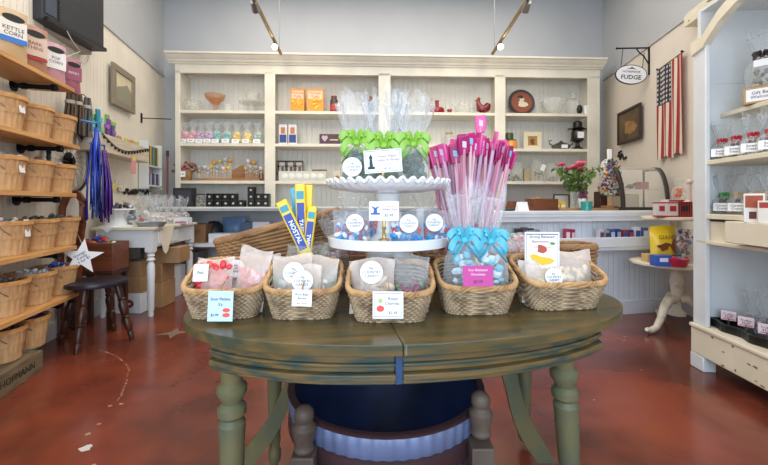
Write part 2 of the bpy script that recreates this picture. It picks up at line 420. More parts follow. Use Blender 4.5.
# ================================================================ lights
def area(name,loc,rot,sx,sy,e,c):
    l=bpy.data.lights.new(name,'AREA'); l.shape='RECTANGLE'; l.size=sx; l.size_y=sy; l.energy=e; l.color=c
    o=bpy.data.objects.new(name,l); COL.objects.link(o); o.location=loc; o.rotation_euler=rot; return o
area('window_daylight',(0,-2.0,1.75),(pi/2,0,0),3.4,2.6,100,(.70,.84,1))
area('ceiling_fill',(0,2.9,4.2),(0,0,0),4.6,4.4,128,(1,.93,.82))  # broad warm fill light added under the ceiling to brighten the room
w=bpy.data.worlds.new('daylight'); S.world=w; w.use_nodes=True
w.node_tree.nodes['Background'].inputs[0].default_value=(.75,.87,1,1); w.node_tree.nodes['Background'].inputs[1].default_value=.9
S.view_settings.view_transform='Standard'; S.view_settings.look='None'; S.view_settings.exposure=0.40; S.view_settings.gamma=1
def spot(loc,target,e,ang=60,c=(1,.84,.6),blend=.9):
    l=bpy.data.lights.new('track_spot','SPOT'); l.energy=e; l.spot_size=radians(ang); l.spot_blend=blend; l.color=c; l.shadow_soft_size=.05
    o=bpy.data.objects.new('track_spot',l); COL.objects.link(o); o.location=loc
    o.rotation_euler=(Vector(target)-Vector(loc)).to_track_quat('-Z','Y').to_euler(); return o
# track rails hang on drop rods from the ceiling and carry small spot heads
def track(label,p0,p1,heads,cat='track light',bend=1):
    t=thing('track_light',label,cat,(0,0,0))
    a=Vector(p0); c=Vector(p1)
    B().tube([a,c],.02,8).obj('rail',mat('aged_brass',(150,128,92),.35,.8),t)
    for k in (.08,.95):
        q=a.lerp(c,k); B().tube([q,(q.x,q.y,4.3)],.005,6).obj('drop_rod',M_steel,t)
    for (k,tg) in heads:
        q=a.lerp(c,k); d=(Vector(tg)-q).normalized()
        h0=q+Vector((0,0,-.05)); 
        hd=B().tube([q,h0],.008,6).tube([h0-d*.03,h0+d*.07],[.028,.036],12).obj('lamp_head',M_steel,t)
        qq=d.to_track_quat('Z','Y').to_matrix().to_4x4()
        B().lathe([(.033,.0),(.02,.008),(.001,.01)],14,M=T(*(h0+d*.071))@qq).obj('bulb',mat('lamp_glow',(255,236,200),emit=9),hd)
        spot(h0+d*.1,tg,22,85)
    return t
track('left of two brass track lights hanging before the hutch cornice',(-1.167,3.0,3.02),(-1.30,4.78,3.0),[(.80,(-.35,1.4,.9)),(.30,(-1.4,5.4,2.2))])
track('right of two brass track lights hanging before the hutch cornice',(1.32,3.0,3.02),(1.365,4.78,3.0),[(.80,(.45,1.4,.9)),(.30,(1.4,5.4,2.3))])

# ================================================================ left shelves
LZ=[2.0,1.57,1.195,.79,.42]
ends=[75,80,77,77,79]
words=['top','second','third','fourth','lowest']
for i,z in enumerate(LZ):
    far=LS.local(LS.at(ends[i],z=0))
    t=thing('wall_shelf','%s long pine shelf on black pipe brackets on the left wall'%(words[i] if i else 'uppermost'),'shelf',(LS.p.x,LS.p.y,z),LS.rz,'pine shelves on the left wall')
    B().box(-2.2,far,0,.29,-.03,0).obj('board',M_pine,t,bevel=.003)
    for bx in (far-.20,far-1.1):
        b=B().tube([(bx,.02,-.052),(bx,.27,-.052)],.016,10).tube([(bx,.02,-.052),(bx,.05,-.052)],.023,10).tube([(bx,.20,-.052),(bx,.23,-.052)],.023,10).lathe([(.042,0),(.042,.008)],16,M=T(bx,.272,-.052)@R(-pi/2,'X'))
        b.obj('pipe_bracket',M_pipe,t)
def on_shelf(px,i,off=-.145,back=0):
    p=LS.at(px,off=off,z=LZ[i]); return p-Vector((cos(LS.rz),sin(LS.rz),0))*.29*back
def slip(t,r=.12,h=.2,dx=0.0):
    card_label(t,(dx,-r*1.02,h*.85),.05,.11,'Candy',size=.016,tilt=-.1)
CD=dict(mix=[(200,60,60),(60,100,180),(240,240,240),(80,170,90)],blue=[(40,70,170),(230,230,240),(60,110,200)],red=[(190,50,70),(240,225,225)],
  white=[(240,240,240),(150,170,190)],dark=[(60,60,60),(110,110,110)],brown=[(120,80,60),(200,180,160)],purple=[(50,40,110),(80,60,140)])
bk=[(0,[(-2,'mix','cut off by the left edge of the photo')],),]
basks=[(1,54,'brown','farthest bushel basket on the second pine shelf',0),(1,30,'brown','bushel basket with a cloth liner on the second pine shelf',0),(1,1,'white','nearest bushel basket on the second pine shelf',1),
 (2,54,'red','farther bushel basket on the third pine shelf before the wheel',0),(2,23,'brown','large bushel basket on the third pine shelf',0),(2,-9,'white','nearest bushel basket on the third pine shelf',1),
 (3,58,'dark','farther bushel basket on the fourth shelf under wooden upright',0),(3,31,'dark','middle bushel basket on the fourth pine shelf',0),(3,2,'mix','nearest bushel basket on the fourth shelf with white tag',1),
 (4,56,'blue','bushel basket of blue and red wrapped candy on lowest shelf',0),(4,26,'white','bushel basket of white wrapped candy on lowest shelf',0),(4,-4,'dark','nearest bushel basket of dark candy on lowest shelf',0)]
for kq,(i,px,c,l,tg) in enumerate(basks):
    bushel(l,on_shelf(basks[kq//3*3][1],i,back=kq%3),.134,.212,CD[c] if c else None,rz=LS.rz,lab=(lambda t:slip(t)) if tg else None)
# wooden crate on the floor with two baskets on it
crx=LS.local(LS.at(43,z=0))
t=thing('wooden_crate','old grey wooden crate with black lettering on the floor','crate',(LS.p.x,LS.p.y,0),LS.rz)
b=B(); 
b.box(crx-1.3,crx,.0,.018,0,.135).box(crx-1.3,crx,.272,.29,0,.135).box(crx-.02,crx,.018,.272,0,.135).box(crx-1.3,crx-1.28,.018,.272,0,.135)
bd=b.obj('crate_box',M_crate,t,bevel=.003)
B().box(crx-1.28,crx-.02,.018,.272,.115,.13).obj('crate_lid',M_crate,t)
lettering('HOFMANN',.062,flat((52,44,36),.9),bd,T(crx-.24,-.002,.068)@UP)
for (px,c,l) in ((27,'purple','bushel basket of dark blue candy standing on the floor crate'),(1,'dark','bushel basket on the floor crate nearest the photo edge')):
    p=LS.at(px,off=-.145,z=.136); bushel(l,p,.118,.2,CD[c],rz=LS.rz,group='bushel baskets on the floor crate')
# snack bags on the top shelf
def snack(label,px,w,h,col,panel,txt,ink,extra=None,off=-.09):
    p=on_shelf(px,0,off)
    m=flat(col,.35)
    def lab(t):
        card_label(t,(0,-.046,h*.55),w*.72,h*.42,txt,flat(panel,.5),size=h*.1,ink=flat(ink,.6),name='front_panel')
        o=B().prism([(w*.3*cos(a),h*.07*sin(a)) for a in [2*pi*k/20 for k in range(20)]],0,.002,T(0,-.047,h*.8)@UP).obj('oval_emblem',M_blk,t)
        if extra: B().box(-w*.36,w*.36,-.049,-.047,h*extra[0],h*extra[1]).obj('colour_band',flat(extra[2],.5),t)
    return pouch(label,p,w,h,.09,None,rz=LS.rz-.6,lab=lab,opaque=m,group='snack bags on the top pine shelf',cat='snack bag',name='snack_bag')
snack('cream snack bag with blue band, nearest on the top shelf',9,.19,.33,(198,168,128),(232,226,214),'KETTLE\nCORN',(40,50,80),(.34,.44,(50,120,200)))
snack('tan snack bag with red lower band on the top shelf',31,.19,.32,(176,128,104),(216,190,172),'BARK\nTHINS',(120,60,50),(.26,.32,(170,40,50)))
snack('white snack bag with black emblem on the top shelf',52,.18,.30,(198,150,160),(234,232,232),'POP\nCORN',(60,60,60))
snack('pink purple snack bag, farthest on the top shelf',70,.16,.27,(172,104,124),(150,84,108),'BERRY',(240,220,226))
p=on_shelf(4,0,-.22); pouch('dark topped tan snack bag behind the cream one on top shelf',p,.2,.39,.07,None,rz=LS.rz,opaque=flat((202,160,96),.4),cat='snack bag',name='snack_bag',lab=lambda t:B().box(-.09,.09,-.04,-.02,.31,.36).obj('dark_band',M_blk,t))
# bundles of wrapped dark sticks hanging on the wall past the second shelf
for k,(px,py,l) in enumerate(((70,92,'bundle of dark twigs hanging nearest the second shelf'),(78,94,'middle bundle of dark twigs hanging past the shelves'),(87,98,'shiny wrapped bundle of grey sticks hanging by the wheel'))):
    p=LW.at(px,py,.09); t=thing('stick_bundle',l,'stick bundle',p,LW.rz,'stick bundles on the left wall')
    b=B()
    for i in range(11):
        a=i*2.4; q=.034*sqrt(i/11)
        b.mi=i%2; b.tube([(q*cos(a)*.6,q*sin(a)*.6,0),(q*cos(a),q*sin(a),-.12),(q*1.5*cos(a)-.03,q*1.5*sin(a),-.36)],.0095,5)
    b.obj('sticks',[flat((104,84,66),.6),flat((70,56,48),.6)] if k<2 else [flat((110,108,108),.35),flat((70,68,70),.4)],t)
    B().lathe([(.034,-.10),(.036,-.08),(.034,-.07)],12,caps=False).obj('tie_band',flat((180,176,168),.4),t)
    B().tube([(0,0,0),(0,.03,.03),(0,.088,.03)],.004,5).obj('wall_hook',M_pipe,t)
# bicycle wheel
p=LW.at(70,161,.05); t=thing('bicycle_wheel','black bicycle wheel hung on the left wall beyond the shelves','wheel',p,LW.rz)
n=44; B().tube([(.28*cos(2*pi*i/n),0,.28*sin(2*pi*i/n)) for i in range(n)],.017,8,True).obj('tyre',M_blk,t)
B().tube([(.258*cos(2*pi*i/n),0,.258*sin(2*pi*i/n)) for i in range(n)],.008,6,True).obj('rim',M_steel,t)
for i in range(24):
    a=2*pi*i/24; B().tube([(.03*cos(a+.3),.012*(1 if i%2 else -1),.03*sin(a+.3)),(.256*cos(a),0,.256*sin(a))],.0018,4).obj('spoke',M_steel,t)
B().lathe([(.06,-.012),(.075,-.012),(.075,.0),(.03,.0),(.03,.03),(.012,.035)],24,M=R(pi/2,'X')).obj('hub',M_pipe,t)
B().tube([(0,.01,0),(0,.05,0)],.012,8).obj('wall_peg',M_pipe,t)
# air conditioner
c=LW.at(104,52,.20); L=.64
t=thing('air_conditioner','large black louvred air conditioner high on the left wall','air conditioner',(c.x,c.y,c.z),pi/2)
B().box(-L,0,.0,.20,0,.62).obj('housing',flat((44,46,52),.5),t,bevel=.01)
b=B()
for k in range(26): b.box(-L+.14,-.02,-.012,.0,.035+k*.022,.046+k*.022)
for k in range(46): b.box(-L+.15+k*(L-.18)/45,-L+.154+k*(L-.18)/45,-.014,-.001,.03,.6)
b.obj('grille',flat((66,66,68),.5),t)
B().box(-L+.02,-.005,-.03,.02,-.0,.03).obj('lower_lip',M_blk,t)
B().box(-L+.02,-L+.12,-.006,0,.06,.56).obj('control_panel',flat((56,64,78),.5),t)
B().box(-L+.02,-.02,.10,.19,-.035,-.001).obj('wall_sleeve',flat((176,166,150),.7),t)
pts=[(-L+.2,-.02,-.0),(-L+.26,-.01,-.05),(-L+.4,.03,-.09),(-.35,.06,-.18),(-.1,.12,-.14),(.0,.14,-.02),(-.03,.13,-.10),(-.15,.12,-.22)]
B().tube(pts,.004,6).obj('power_cord',flat((222,216,206),.5),t)
# framed picture on the left wall
p=(LW.at(110,85,.03)+LW.at(133,85,.03))/2; p.z=2.39
frame_pic('small grey framed picture of a hill on the left wall',p,LW.rz,.52,.44,flat((142,130,112),.6),mat('faded_print',(224,212,176),.8,var=.1,scale=5),.07,
  extra=lambda t:B().prism([(-.19,-.15),(.19,-.15),(.19,.0),(.08,.07),(-.02,.03),(-.12,.0),(-.19,-.03)],0,.001,T(0,-.016,0)@UP).obj('painted_hill',flat((150,146,126),.8),t))
# planter shelf with candy sticks and bead garland
a=LW.at(100,150,.20); c=LW.at(149,165,.20); L=LW.local(c)-LW.local(a); p=(a+c)/2
t=thing('wall_planter','whitewashed wooden wall box with a black bead garland','wall box',(p.x,p.y,1.60),LW.rz)
M_ww=mat('whitewashed_wood',(220,208,188),.7,c2=(196,182,160),scale=4,stretch=(1,1,8),bump=.1)
b=B().box(-L/2,L/2,0,.015,0,.17).box(-L/2,L/2,.17,.195,0,.17).box(-L/2,-L/2+.015,.015,.17,0,.17).box(L/2-.015,L/2,.015,.17,0,.17).box(-L/2,L/2,.015,.17,0,.012)
b.obj('planter_box',M_ww,t,bevel=.003)
b=B(); pts=[]
for i in range(61):
    x=-L/2+.02+(L-.04)*i/60; q=i/60; z=.165-.10*sin(pi*q)-.02*sin(2*pi*q)
    pts.append((x,-.008,z))
b.tube(pts,.005,5)
for i in range(2,60,4): b.ball((pts[i][0],-.01,pts[i][2]-.018),.011,(1,1,1.3),7,5)
b.obj('bead_garland',M_blk,t)
o=B().box(-.05,.05,-.012,-.002,-.16,.02,T(.12,0,0)).obj('pink_tag',flat((222,150,150),.6),t)
B().box(.085,.155,-.0135,-.012,-.02,.03).obj('yellow_topper',flat((226,206,110),.6),o)
sticks=[(40,150,190),(110,180,60),(40,140,170),(120,190,60),(110,60,150),(120,180,70),(100,60,140),(130,190,70),(200,150,110),(214,90,80),(200,190,90),(226,110,100),(222,130,90),(190,200,90)]
for k in range(16):
    x=-L/2+.05+k*(L-.1)/15; cc=sticks[min(k,13)]; hh=(.30+.05*(k*7%3)) if k<8 else .22
    w=LW.p; e=Vector((cos(LW.rz),sin(LW.rz))); nrm=LW.n
    pos=Vector((p.x,p.y,1.613))+Vector((e.x,e.y,0))*x-Vector((nrm.x,nrm.y,0))*(.09+.03*(k%2))
    q=thing('candy_stick_pack',['tall','short'][k>=8]+' bright candy pack standing in the whitewashed wall box','candy pack',pos,LW.rz,'candy packs in the wall box')
    B().box(-.028,.028,-.012,.012,0,hh,R(random.uniform(-.12,.12),'Y')).obj('wrapper',flat(cc,.4),q,bevel=.006)
    B().box(-.0285,.0285,-.0125,.0125,hh*.7,hh*.82,Matrix.Identity(4)).obj('print_band',flat(tuple(min(255,v+50) for v in cc),.4),q)
# small rack beyond the box
p=LW.at(154,160,.10); t=thing('wall_rack','narrow white wall rack of coloured candy sticks in the corner','rack',(p.x,p.y,0),LW.rz)
b=B()
for z in (1.33,1.58): b.box(-.22,.22,-.02,.09,z,z+.02)
b.box(-.23,-.21,-.02,.09,1.3,1.9).box(.21,.23,-.02,.09,1.3,1.9); b.obj('rack_frame',M_white,t)
for k in range(9):
    e=Vector((cos(LW.rz),sin(LW.rz),0)); pos=Vector((p.x,p.y,1.602))+e*(-.18+k*.045)
    o=B().tube([(0,.03,0),(0,.03,.24)],.016,8).ball((0,.03,.245),.018,(1,1,.6),8,5).obj('candy_tube',flat([(60,150,140),(90,110,60),(50,60,70),(200,170,60),(120,60,60)][k%5],.4)); tag(o,'coloured candy tube standing on the upper rack shelf in the corner','candy tube','candy tubes on the corner rack',pos,LW.rz)
    pos=Vector((p.x,p.y,1.352))+e*(-.18+k*.045)
    o=B().box(-.018,.018,0,.06,0,.15).box(-.017,.017,-.001,0,.05,.1).obj('candy_packet',flat([(60,60,100),(90,90,120),(190,190,200)][k%3],.4),bevel=.003); tag(o,'grey blue candy packet on the lower rack shelf in the corner','candy packet','candy packets on the corner rack',pos,LW.rz)
# bracket peg
p=LW.at(141,118,.0); t=thing('wall_peg','iron wall peg sticking out above the candy rack','peg',p,LW.rz)
B().box(-.015,.015,-.012,0,-.06,.06).obj('back_plate',M_pipe,t); B().tube([(0,-.012,0),(0,-.35,0)],.006,6).obj('peg_rod',M_pipe,t)
# streamers
for (px,col,l,sd) in ((97,[(40,70,200),(30,50,160),(110,140,220)],'bundle of shiny blue streamers hanging from the wall box end',1),(104.5,[(90,50,150),(70,40,130),(140,100,190)],'bundle of shiny purple streamers hanging beside the blue ones',2)):
    p=LW.at(px,150 if sd==2 else 128,.27); t=thing('streamer_bundle',l,'streamers',p,LW.rz); rg=random.Random(sd)
    b=B()
    for i in range(34):
        x0=rg.uniform(-.02,.02); x1=rg.uniform(-.11,.05)if sd==1 else rg.uniform(-.05,.05); y1=rg.uniform(-.04,.04); Ln=rg.uniform(.65,.82) if sd==1 else rg.uniform(.5,.66)
        b.mi=i%3; b.tube([(x0,0,0),(x0*.5+x1*.6,y1*.6,-.15),(x1,y1,-.4*Ln/.7),(x1+rg.uniform(-.02,.02),y1,-Ln)],.009,4,flatten=(1,.25))
    b.obj('strands',[flat(c,.25) for c in col],t,sharp=0)
    B().tube([(0,0,-.05),(0,0,.04),(0,.12,.06)],.012,6).obj('hanging_tie',flat((100,150,210),.4),t)
# black metal script on the wall
p=LW.at(137,192,.012); t=thing('wall_ornament','black metal scroll ornament on the left wall above the white table','ornament',p,LW.rz)
b=B(); pts=[(-.42+.84*i/50,0,.025*sin(i*.9)+.012*sin(i*.31)) for i in range(51)]; b.tube(pts,.011,5)
for i in range(12):
    x=-.38+i*.07; b.ball((x,0,.02*(-1)**i),.024,(1.3,.4,.7),8,5)
b.obj('scroll',M_blk,t)
p=LW.at(114,186,.02); t=thing('paper_flowers','bunch of pale yellow paper flowers on the left wall','flowers',p,LW.rz)
for i in range(7):
    x=-.2+i*.065; z=.03*sin(i*2); b=B()
    for k in range(6): b.ball((x+.025*cos(k*1.05),-.01,z+.025*sin(k*1.05)),.018,(1,.4,1),7,4)
    b.ball((x,-.02,z),.012,(1,1,1),7,4); b.obj('flower',flat((240,226,150) if i<4 else (240,234,214),.7),t)
# ================================================================ stool, bench and candy crate on the left
c=Vector((-2.32,3.07,0)); t=thing('wooden_stool','dark round wooden stool with four turned legs on the red floor','stool',c,-.62)
B().lathe([(.18,.455),(.212,.462),(.218,.478),(.212,.495),(.18,.503),(.001,.498)],32).obj('seat',flat((36,34,46),.35),t)
prof=[(.016,0),(.02,.03),(.024,.06),(.018,.075),(.027,.1),(.03,.15),(.022,.19),(.032,.2),(.022,.21),(.031,.24),(.034,.3),(.022,.34),(.03,.35),(.022,.36),(.026,.42),(.02,.475)]
for k in range(4):
    a=pi/4+k*pi/2
    M=T(.15*cos(a),.15*sin(a),.46)@R(a,'Z')@R(-.24,'Y')@T(0,0,-.475)
    B().lathe(prof,14,M=M).obj('leg',M_dwood,t)
t=thing('low_bench','dark low bench under the candy crate behind the stool','bench',(-2.61,3.46,0),.1)
B().box(-.16,.205,-.13,.13,.48,.515).obj('bench_top',M_dwood,t,bevel=.005)
for x in (-.13,.175):
    for y in (-.11,.11): B().box(x-.02,x+.02,y-.02,y+.02,0,.48).obj('leg',M_dwood,t)
t=thing('candy_crate','brown wooden crate heaped with bright wrapped candy on the low bench','crate',(-2.61,3.46,.516),.1)
b=B().box(-.16,.205,-.13,-.112,0,.25).box(-.16,.205,.112,.13,0,.25).box(-.16,-.14,-.112,.112,0,.25).box(.185,.205,-.112,.112,0,.25).box(-.14,.185,-.112,.112,0,.2)
b.obj('crate_box',M_mwood,t,bevel=.004)
b=B(); lumps(b,70,.145,.085,.2,.31,.022,0,5,dome=True,seed=4); b.obj('wrapped_candy',[flat(x,.35) for x in ((200,40,40),(40,140,60),(40,70,170),(220,110,40),(230,230,230))],t)
# star sign
p=ond(82,3.0,zat(257,3.0)); p=Vector((p.x,p.y,p.z)); 
t=thing('star_sign','white star-shaped sign with a slanted black note before the candy crate','sign',(p.x,p.y,p.z),.55)
poly=[((.145 if i%2==0 else .058)*cos(pi/2+i*pi/5),(.145 if i%2==0 else .058)*sin(pi/2+i*pi/5)) for i in range(10)]
so=B().prism(poly,-.003,.003,R(.12,'Y')@UP).obj('star',M_card,t)
lettering('Vintage\nCandy\n5 for $1',.028,M_ink,so,R(-.6,'Y')@T(0,-.0045,0)@UP)
B().tube([(-.0,.01,.1),(-.05,.1,.2),(-.14,.36,.08)],.003,5).obj('hanging_wire',M_steel,t)
# upright wooden harp frame
p=ond(83,3.47,0); t=thing('harp_frame','reddish brown curved wooden harp frame rising behind the candy crate','wooden frame',(-2.645,3.20,.0),.1)
pts=[(-.07,0,.0),(-.07,0,.9),(-.06,0,1.08),(-.02,0,1.19),(.06,0,1.20),(.10,0,1.14),(.10,0,.95),(.07,0,.75),(.07,0,0)]
sm=[]
for i in range(len(pts)-1):
    for k in range(4): sm.append(tuple(pts[i][j]*(1-k/4)+pts[i+1][j]*k/4 for j in range(3)))
sm.append(pts[-1]); B().tube(sm,[.026]*len(sm),8,flatten=(.7,1.2)).obj('curved_upright',M_mwood,t)
B().box(-.09,.09,-.03,.03,0,.04).obj('foot_block',M_mwood,t)

# ================================================================ white work table
tz=.885
t=thing('work_table','white painted work table with turned legs against the left wall','table',(-2.23,3.69,0),.08)
Wd,Dp=.55,1.02
B().box(-Wd-.03,.0,0,Dp,tz-.03,tz).obj('tabletop',M_cream2,t,bevel=.006)
b=B().box(-Wd,-.03,.03,.05,tz-.2,tz-.03).box(-Wd,-.03,Dp-.05,Dp-.03,tz-.2,tz-.03).box(-.05,-.03,.05,Dp-.05,tz-.2,tz-.03).box(-Wd,-Wd+.02,.05,Dp-.05,tz-.2,tz-.03)
b.obj('apron',M_white,t)
d=B().box(-.029,-.02,.12,.55,tz-.18,tz-.06).obj('drawer',M_white,t,bevel=.003); B().ball((-.008,.33,tz-.12),.016).obj('drawer_knob',M_steel,d)
lp=[(.02,0),(.026,.02),(.022,.05),(.03,.07),(.034,.3),(.036,.5),(.024,.54),(.04,.56),(.026,.585),(.036,.60),(.03,.62),(.042,.64)]
for x in (-.065,-Wd+.035):
    for y in (.065,Dp-.065):
        B().lathe(lp,16,c=(x,y,0)).box(x-.038,x+.038,y-.038,y+.038,.64,tz-.03).obj('leg',M_white,t)
TM=T(-2.23,3.69,0)@R(.08,'Z')
def onwt(x,y,z=tz): v=TM@Vector((x,y,z)); return v
def pxwt(px,y,z=tz):
    # point on the table at a given distance from its front edge, under image column px
    d=3.69+y; return Vector((ray(px)*d,d,z))
# things on the table
t=thing('pedestal_tin','white pedestal stand holding dark candies on the white work table','stand',pxwt(116,.14),.0,None)
B().lathe([(.15,0),(.15,.012),(.10,.02),(.075,.1),(.085,.15),(.10,.16)],28).obj('pedestal',M_porc,t); B().lathe([(.10,.16),(.17,.165),(.17,.18),(.001,.18)],28).obj('plate',M_porc,t)
b=B(); lumps(b,40,.13,.13,.185,.24,.024,0,3,dome=True,seed=8); b.obj('dark_candy',[flat(c,.4) for c in ((40,34,34),(90,84,90),(200,200,210))],t)
def lidtag(r,z,txt): return lambda t: disc_label(t,(0,-r,z),.03,txt)
cello('clear bag of blue grey candies beside the pedestal on white table',pxwt(131,.22),.17,.11,.20,.06,[(80,90,110),(160,170,190),(60,66,90)],seed=3,group='candy bags on the white work table')
cello('clear bag with a red candy on the white table',pxwt(144,.42),.16,.12,.17,.16,[(226,214,206),(200,60,50),(236,230,224)],seed=4,group='candy bags on the white work table')
for k,(px,y) in enumerate(((153,.3),(160,.5),(167,.62),(175,.75),(183,.85),(156,.72),(168,.86))):
    cello(('clear cellophane bag of pale sweets in the %s of the white table display')%('front','middle','rear middle','right rear','right end','back left','back')[k],pxwt(px,y),.15,.12,.14,.16,[(232,222,214),(236,228,226),(214,180,180)],seed=10+k,group='candy bags on the white work table',n=14)
t=thing('oval_tray','grey metal oval tray near the white table corner','tray',pxwt(151,.11)); B().lathe([(.001,.004),(.10,.004),(.13,.045),(.135,.045),(.105,0),(.001,0)],28,sx=1.15,sy=.6,caps=False).obj('tray_shell',flat((150,160,172),.35,.5),t)
carton('long white box of pink sweets at the table rear edge',pxwt(183,.62,tz),.16,.10,.07,M_wbox,text='SWEETS',size=.03,panel=flat((210,150,150),.5),pz=.25,ph=.3)
# bunting pennant hung from the table side
p=onwt(.012,.2,tz-.005); t=thing('bunting_pennant','beige triangular cloth pennant hanging off the white table corner','pennant',p,.5)
B().prism([(-.075,0),(.075,0),(.02,-.25),(0,-.28),(-.02,-.25)],-.002,.002,UP).obj('cloth',flat((206,190,164),.85),t)
p=onwt(-.43,-.006,tz-.002); t=thing('white_flag_tip','small white paper pennant on the white table front edge','pennant',p,.08)
B().prism([(-.06,0),(.06,0),(0,-.05)],-.001,.001,UP).obj('paper',M_card,t)
# boxes under the table
def ub(px,y,z,w,d,h,m,l,**k):
    p=pxwt(px,y,z); return carton(l,p,w,d,h,m,rz=k.pop('rz',.04),group='boxes under the white table',**k)
ub(135,.27,0,.26,.24,.205,M_wbox,'white cardboard box with a dark red round emblem under white table',)
bx=[o for o in COL.objects if o.name.startswith('carton')][-1]
o=B().prism([(.05*cos(a),.042*sin(a)) for a in [2*pi*k/24 for k in range(24)]],0,.002,T(.01,-.121,.10)@UP).obj('red_emblem',flat((120,40,44),.6),bx)
B().prism([(.026*cos(a),.012*sin(a)) for a in [2*pi*k/24 for k in range(24)]],0,.001,T(.01,-.1235,.10)@UP).obj('emblem_band',flat((216,190,180),.6),o)
ub(135,.27,.206,.27,.24,.165,M_kraft,'brown cardboard box on top of the white emblem box',flap=True)
ub(135,.27,.372,.26,.24,.155,M_kraft,'topmost brown cardboard box of the stack under the table',flap=True)
t=thing('plastic_tub','smoky clear plastic tub on the brown box stack under the table','tub',pxwt(131,.27,.53)); B().box(-.09,.09,-.09,.09,0,.13).obj('tub_body',film('smoky_plastic',(90,100,120),.45,.2),t,bevel=.01); B().box(-.095,.095,-.095,.095,.13,.145).obj('tub_lid',flat((70,84,110),.4),t,bevel=.004)
ub(158,.50,0,.24,.28,.27,M_kraft,'tall brown box behind the table leg on the floor',flap=True)
ub(157,.50,.271,.24,.28,.2,M_kraft,'brown box resting on the tall box behind the table leg',flap=True)
ub(166,.52,.472,.40,.28,.17,M_kraft,'wide open brown carton high under the white table',rz=.1)
ub(172,.92,0,.20,.26,.36,M_wbox,'tall white box farther back under the white table')
ub(111,.24,0,.15,.16,.42,M_wbox,'white box in the shadow behind the stool')
ub(111,.24,.421,.14,.15,.08,M_wbox,'flat white box lying on the white box behind the stool')
# red handled stick leaning in the corner
p=ond(168,4.95,0); t=thing('broom_stick','dark red broom stick leaning beside the hutch','stick',(-2.94,5.16,0),0); B().tube([(0,0,.02),(0,.0,1.75)],.012,8).obj('handle',flat((120,30,34),.4),t); B().tube([(0,0,1.75),(0,0,1.83)],.018,8).obj('grip',M_blk,t); B().box(-.1,.1,-.03,.03,0,.06).obj('foot',M_blk,t)

# ================================================================ hutch along the back wall
HZ=[2.396,1.943,1.427]; FO=.40; BO=.85
def bx(px,off): return BK.local(BK.at(px,off=off,z=0))
hut=thing('display_hutch','long cream built-in display hutch with four open bays along the back wall','display hutch',(0,5.7,0),BK.rz)
x0,x1=bx(175,FO),bx(600,FO)
B().box(x0,x1,-.03,-.005,1.0,3.0).obj('back_panel',M_cabback,hut)
bays=[(180,264.5),(275,378.5),(390.5,495),(505.5,588)]
sp=[(175,180)]+[(bays[i][1],bays[i+1][0]) for i in range(3)]+[(588,600)]
for (a,c) in sp:
    a,c=bx(a,FO),bx(c,FO); B().box(a,c,-FO,-FO+.03,1.07,2.93).box((a+c)/2-.012,(a+c)/2+.012,-FO+.03,-.03,1.07,2.93).obj('stile',M_cab,hut,bevel=.004)
B().box(x0,x1,-FO,-FO+.03,2.90,3.03).box(x0,x1,-FO+.03,-.03,2.99,3.03).obj('header',M_cab,hut)
prof=[(0,0),(-.02,0),(-.03,.02),(-.05,.025),(-.06,.045),(-.10,.07),(-.115,.095),(-.14,.10),(-.14,.125),(0,.125)]
B().prism([(-FO+.0+p[0],3.02+p[1]) for p in prof],x0-.08,x1+.03,Matrix(((0,0,1,0),(1,0,0,0),(0,1,0,0),(0,0,0,1)))).box(x0-.08,x1+.03,-FO,-.01,3.13,3.145).obj('cornice',M_cab,hut,sharp=30)
for i,(a,c) in enumerate(bays):
    a,c=bx(a,FO)-.02,bx(c,FO)+.02
    for j,z in enumerate(HZ):
        zz=z-.05 if (i==3 and j==1) else z
        B().box(a,c,-FO+.012,-.03,zz-.042,zz).obj('shelf',M_cab,hut,bevel=.004)
# lower counter part, deeper
bx1=bx(480,BO)
xb0=bx(184,BO)
B().box(x0,bx1,-BO,-.005,1.02,1.069).box(x0,bx1,-BO-.02,-BO,1.045,1.069).obj('counter_board',M_white,hut,bevel=.006)
B().box(xb0,bx1,-BO+.03,-.03,.565,.604).obj('lower_shelf',M_white,hut)
b=B(); b.box(x0,x0+.03,-BO+.04,-.03,0,1.02)
for px in (300,400): q=bx(px,BO); b.box(q-.02,q+.02,-BO+.03,-.03,0,1.02)
b.box(bx1-.03,bx1,-BO+.03,-.03,0,1.02); b.box(x0,bx1,-.05,-.03,0,1.02); b.obj('lower_sides',M_white,hut)
def hz(row,bay): return HZ[row]-.05 if (bay==3 and row==1) else HZ[row]
def onh(px,row,off=.27,bay=0): return BK.at(px,off=off,z=hz(row,bay)+.001)
HR=BK.rz; K=.0142
# --- top row
g='glassware on the top hutch row'
lathed('scalloped clear glass candy bowl at the far left of the top hutch row',onh(193,0),[(.07,0),(.09,.02),(.10,.07),(.085,.11),(.11,.15),(.105,.15),(.08,.11),(.001,.01)],M_glass,'glass_bowl','glass bowl',wob=lambda a,z:1+.06*sin(9*a)*(z>.1),caps=False)
lathed('amber glass compote on the top left hutch shelf',onh(215,0),[(.06,0),(.065,.01),(.02,.03),(.018,.09),(.06,.12),(.12,.18),(.14,.24),(.13,.24),(.05,.13),(.001,.12)],M_amber,'glass_compote','compote',wob=lambda a,z:1+.04*sin(8*a)*(z>.2),caps=False)
lathed('short clear glass tumbler beside the amber compote',onh(228,0),[(.055,0),(.065,.11),(.06,.11),(.05,.01),(.001,.01)],M_glass,'glass_tumbler','tumbler',caps=False)
t=thing('glass_cake_stand','clear glass cake stand carrying a glass bowl on top left shelf','cake stand',onh(252,0),HR); B().lathe([(.08,0),(.08,.012),(.02,.03),(.02,.1),(.06,.115),(.17,.12),(.175,.14),(.17,.14),(.001,.125)],32,caps=False).obj('stand',M_glass,t)
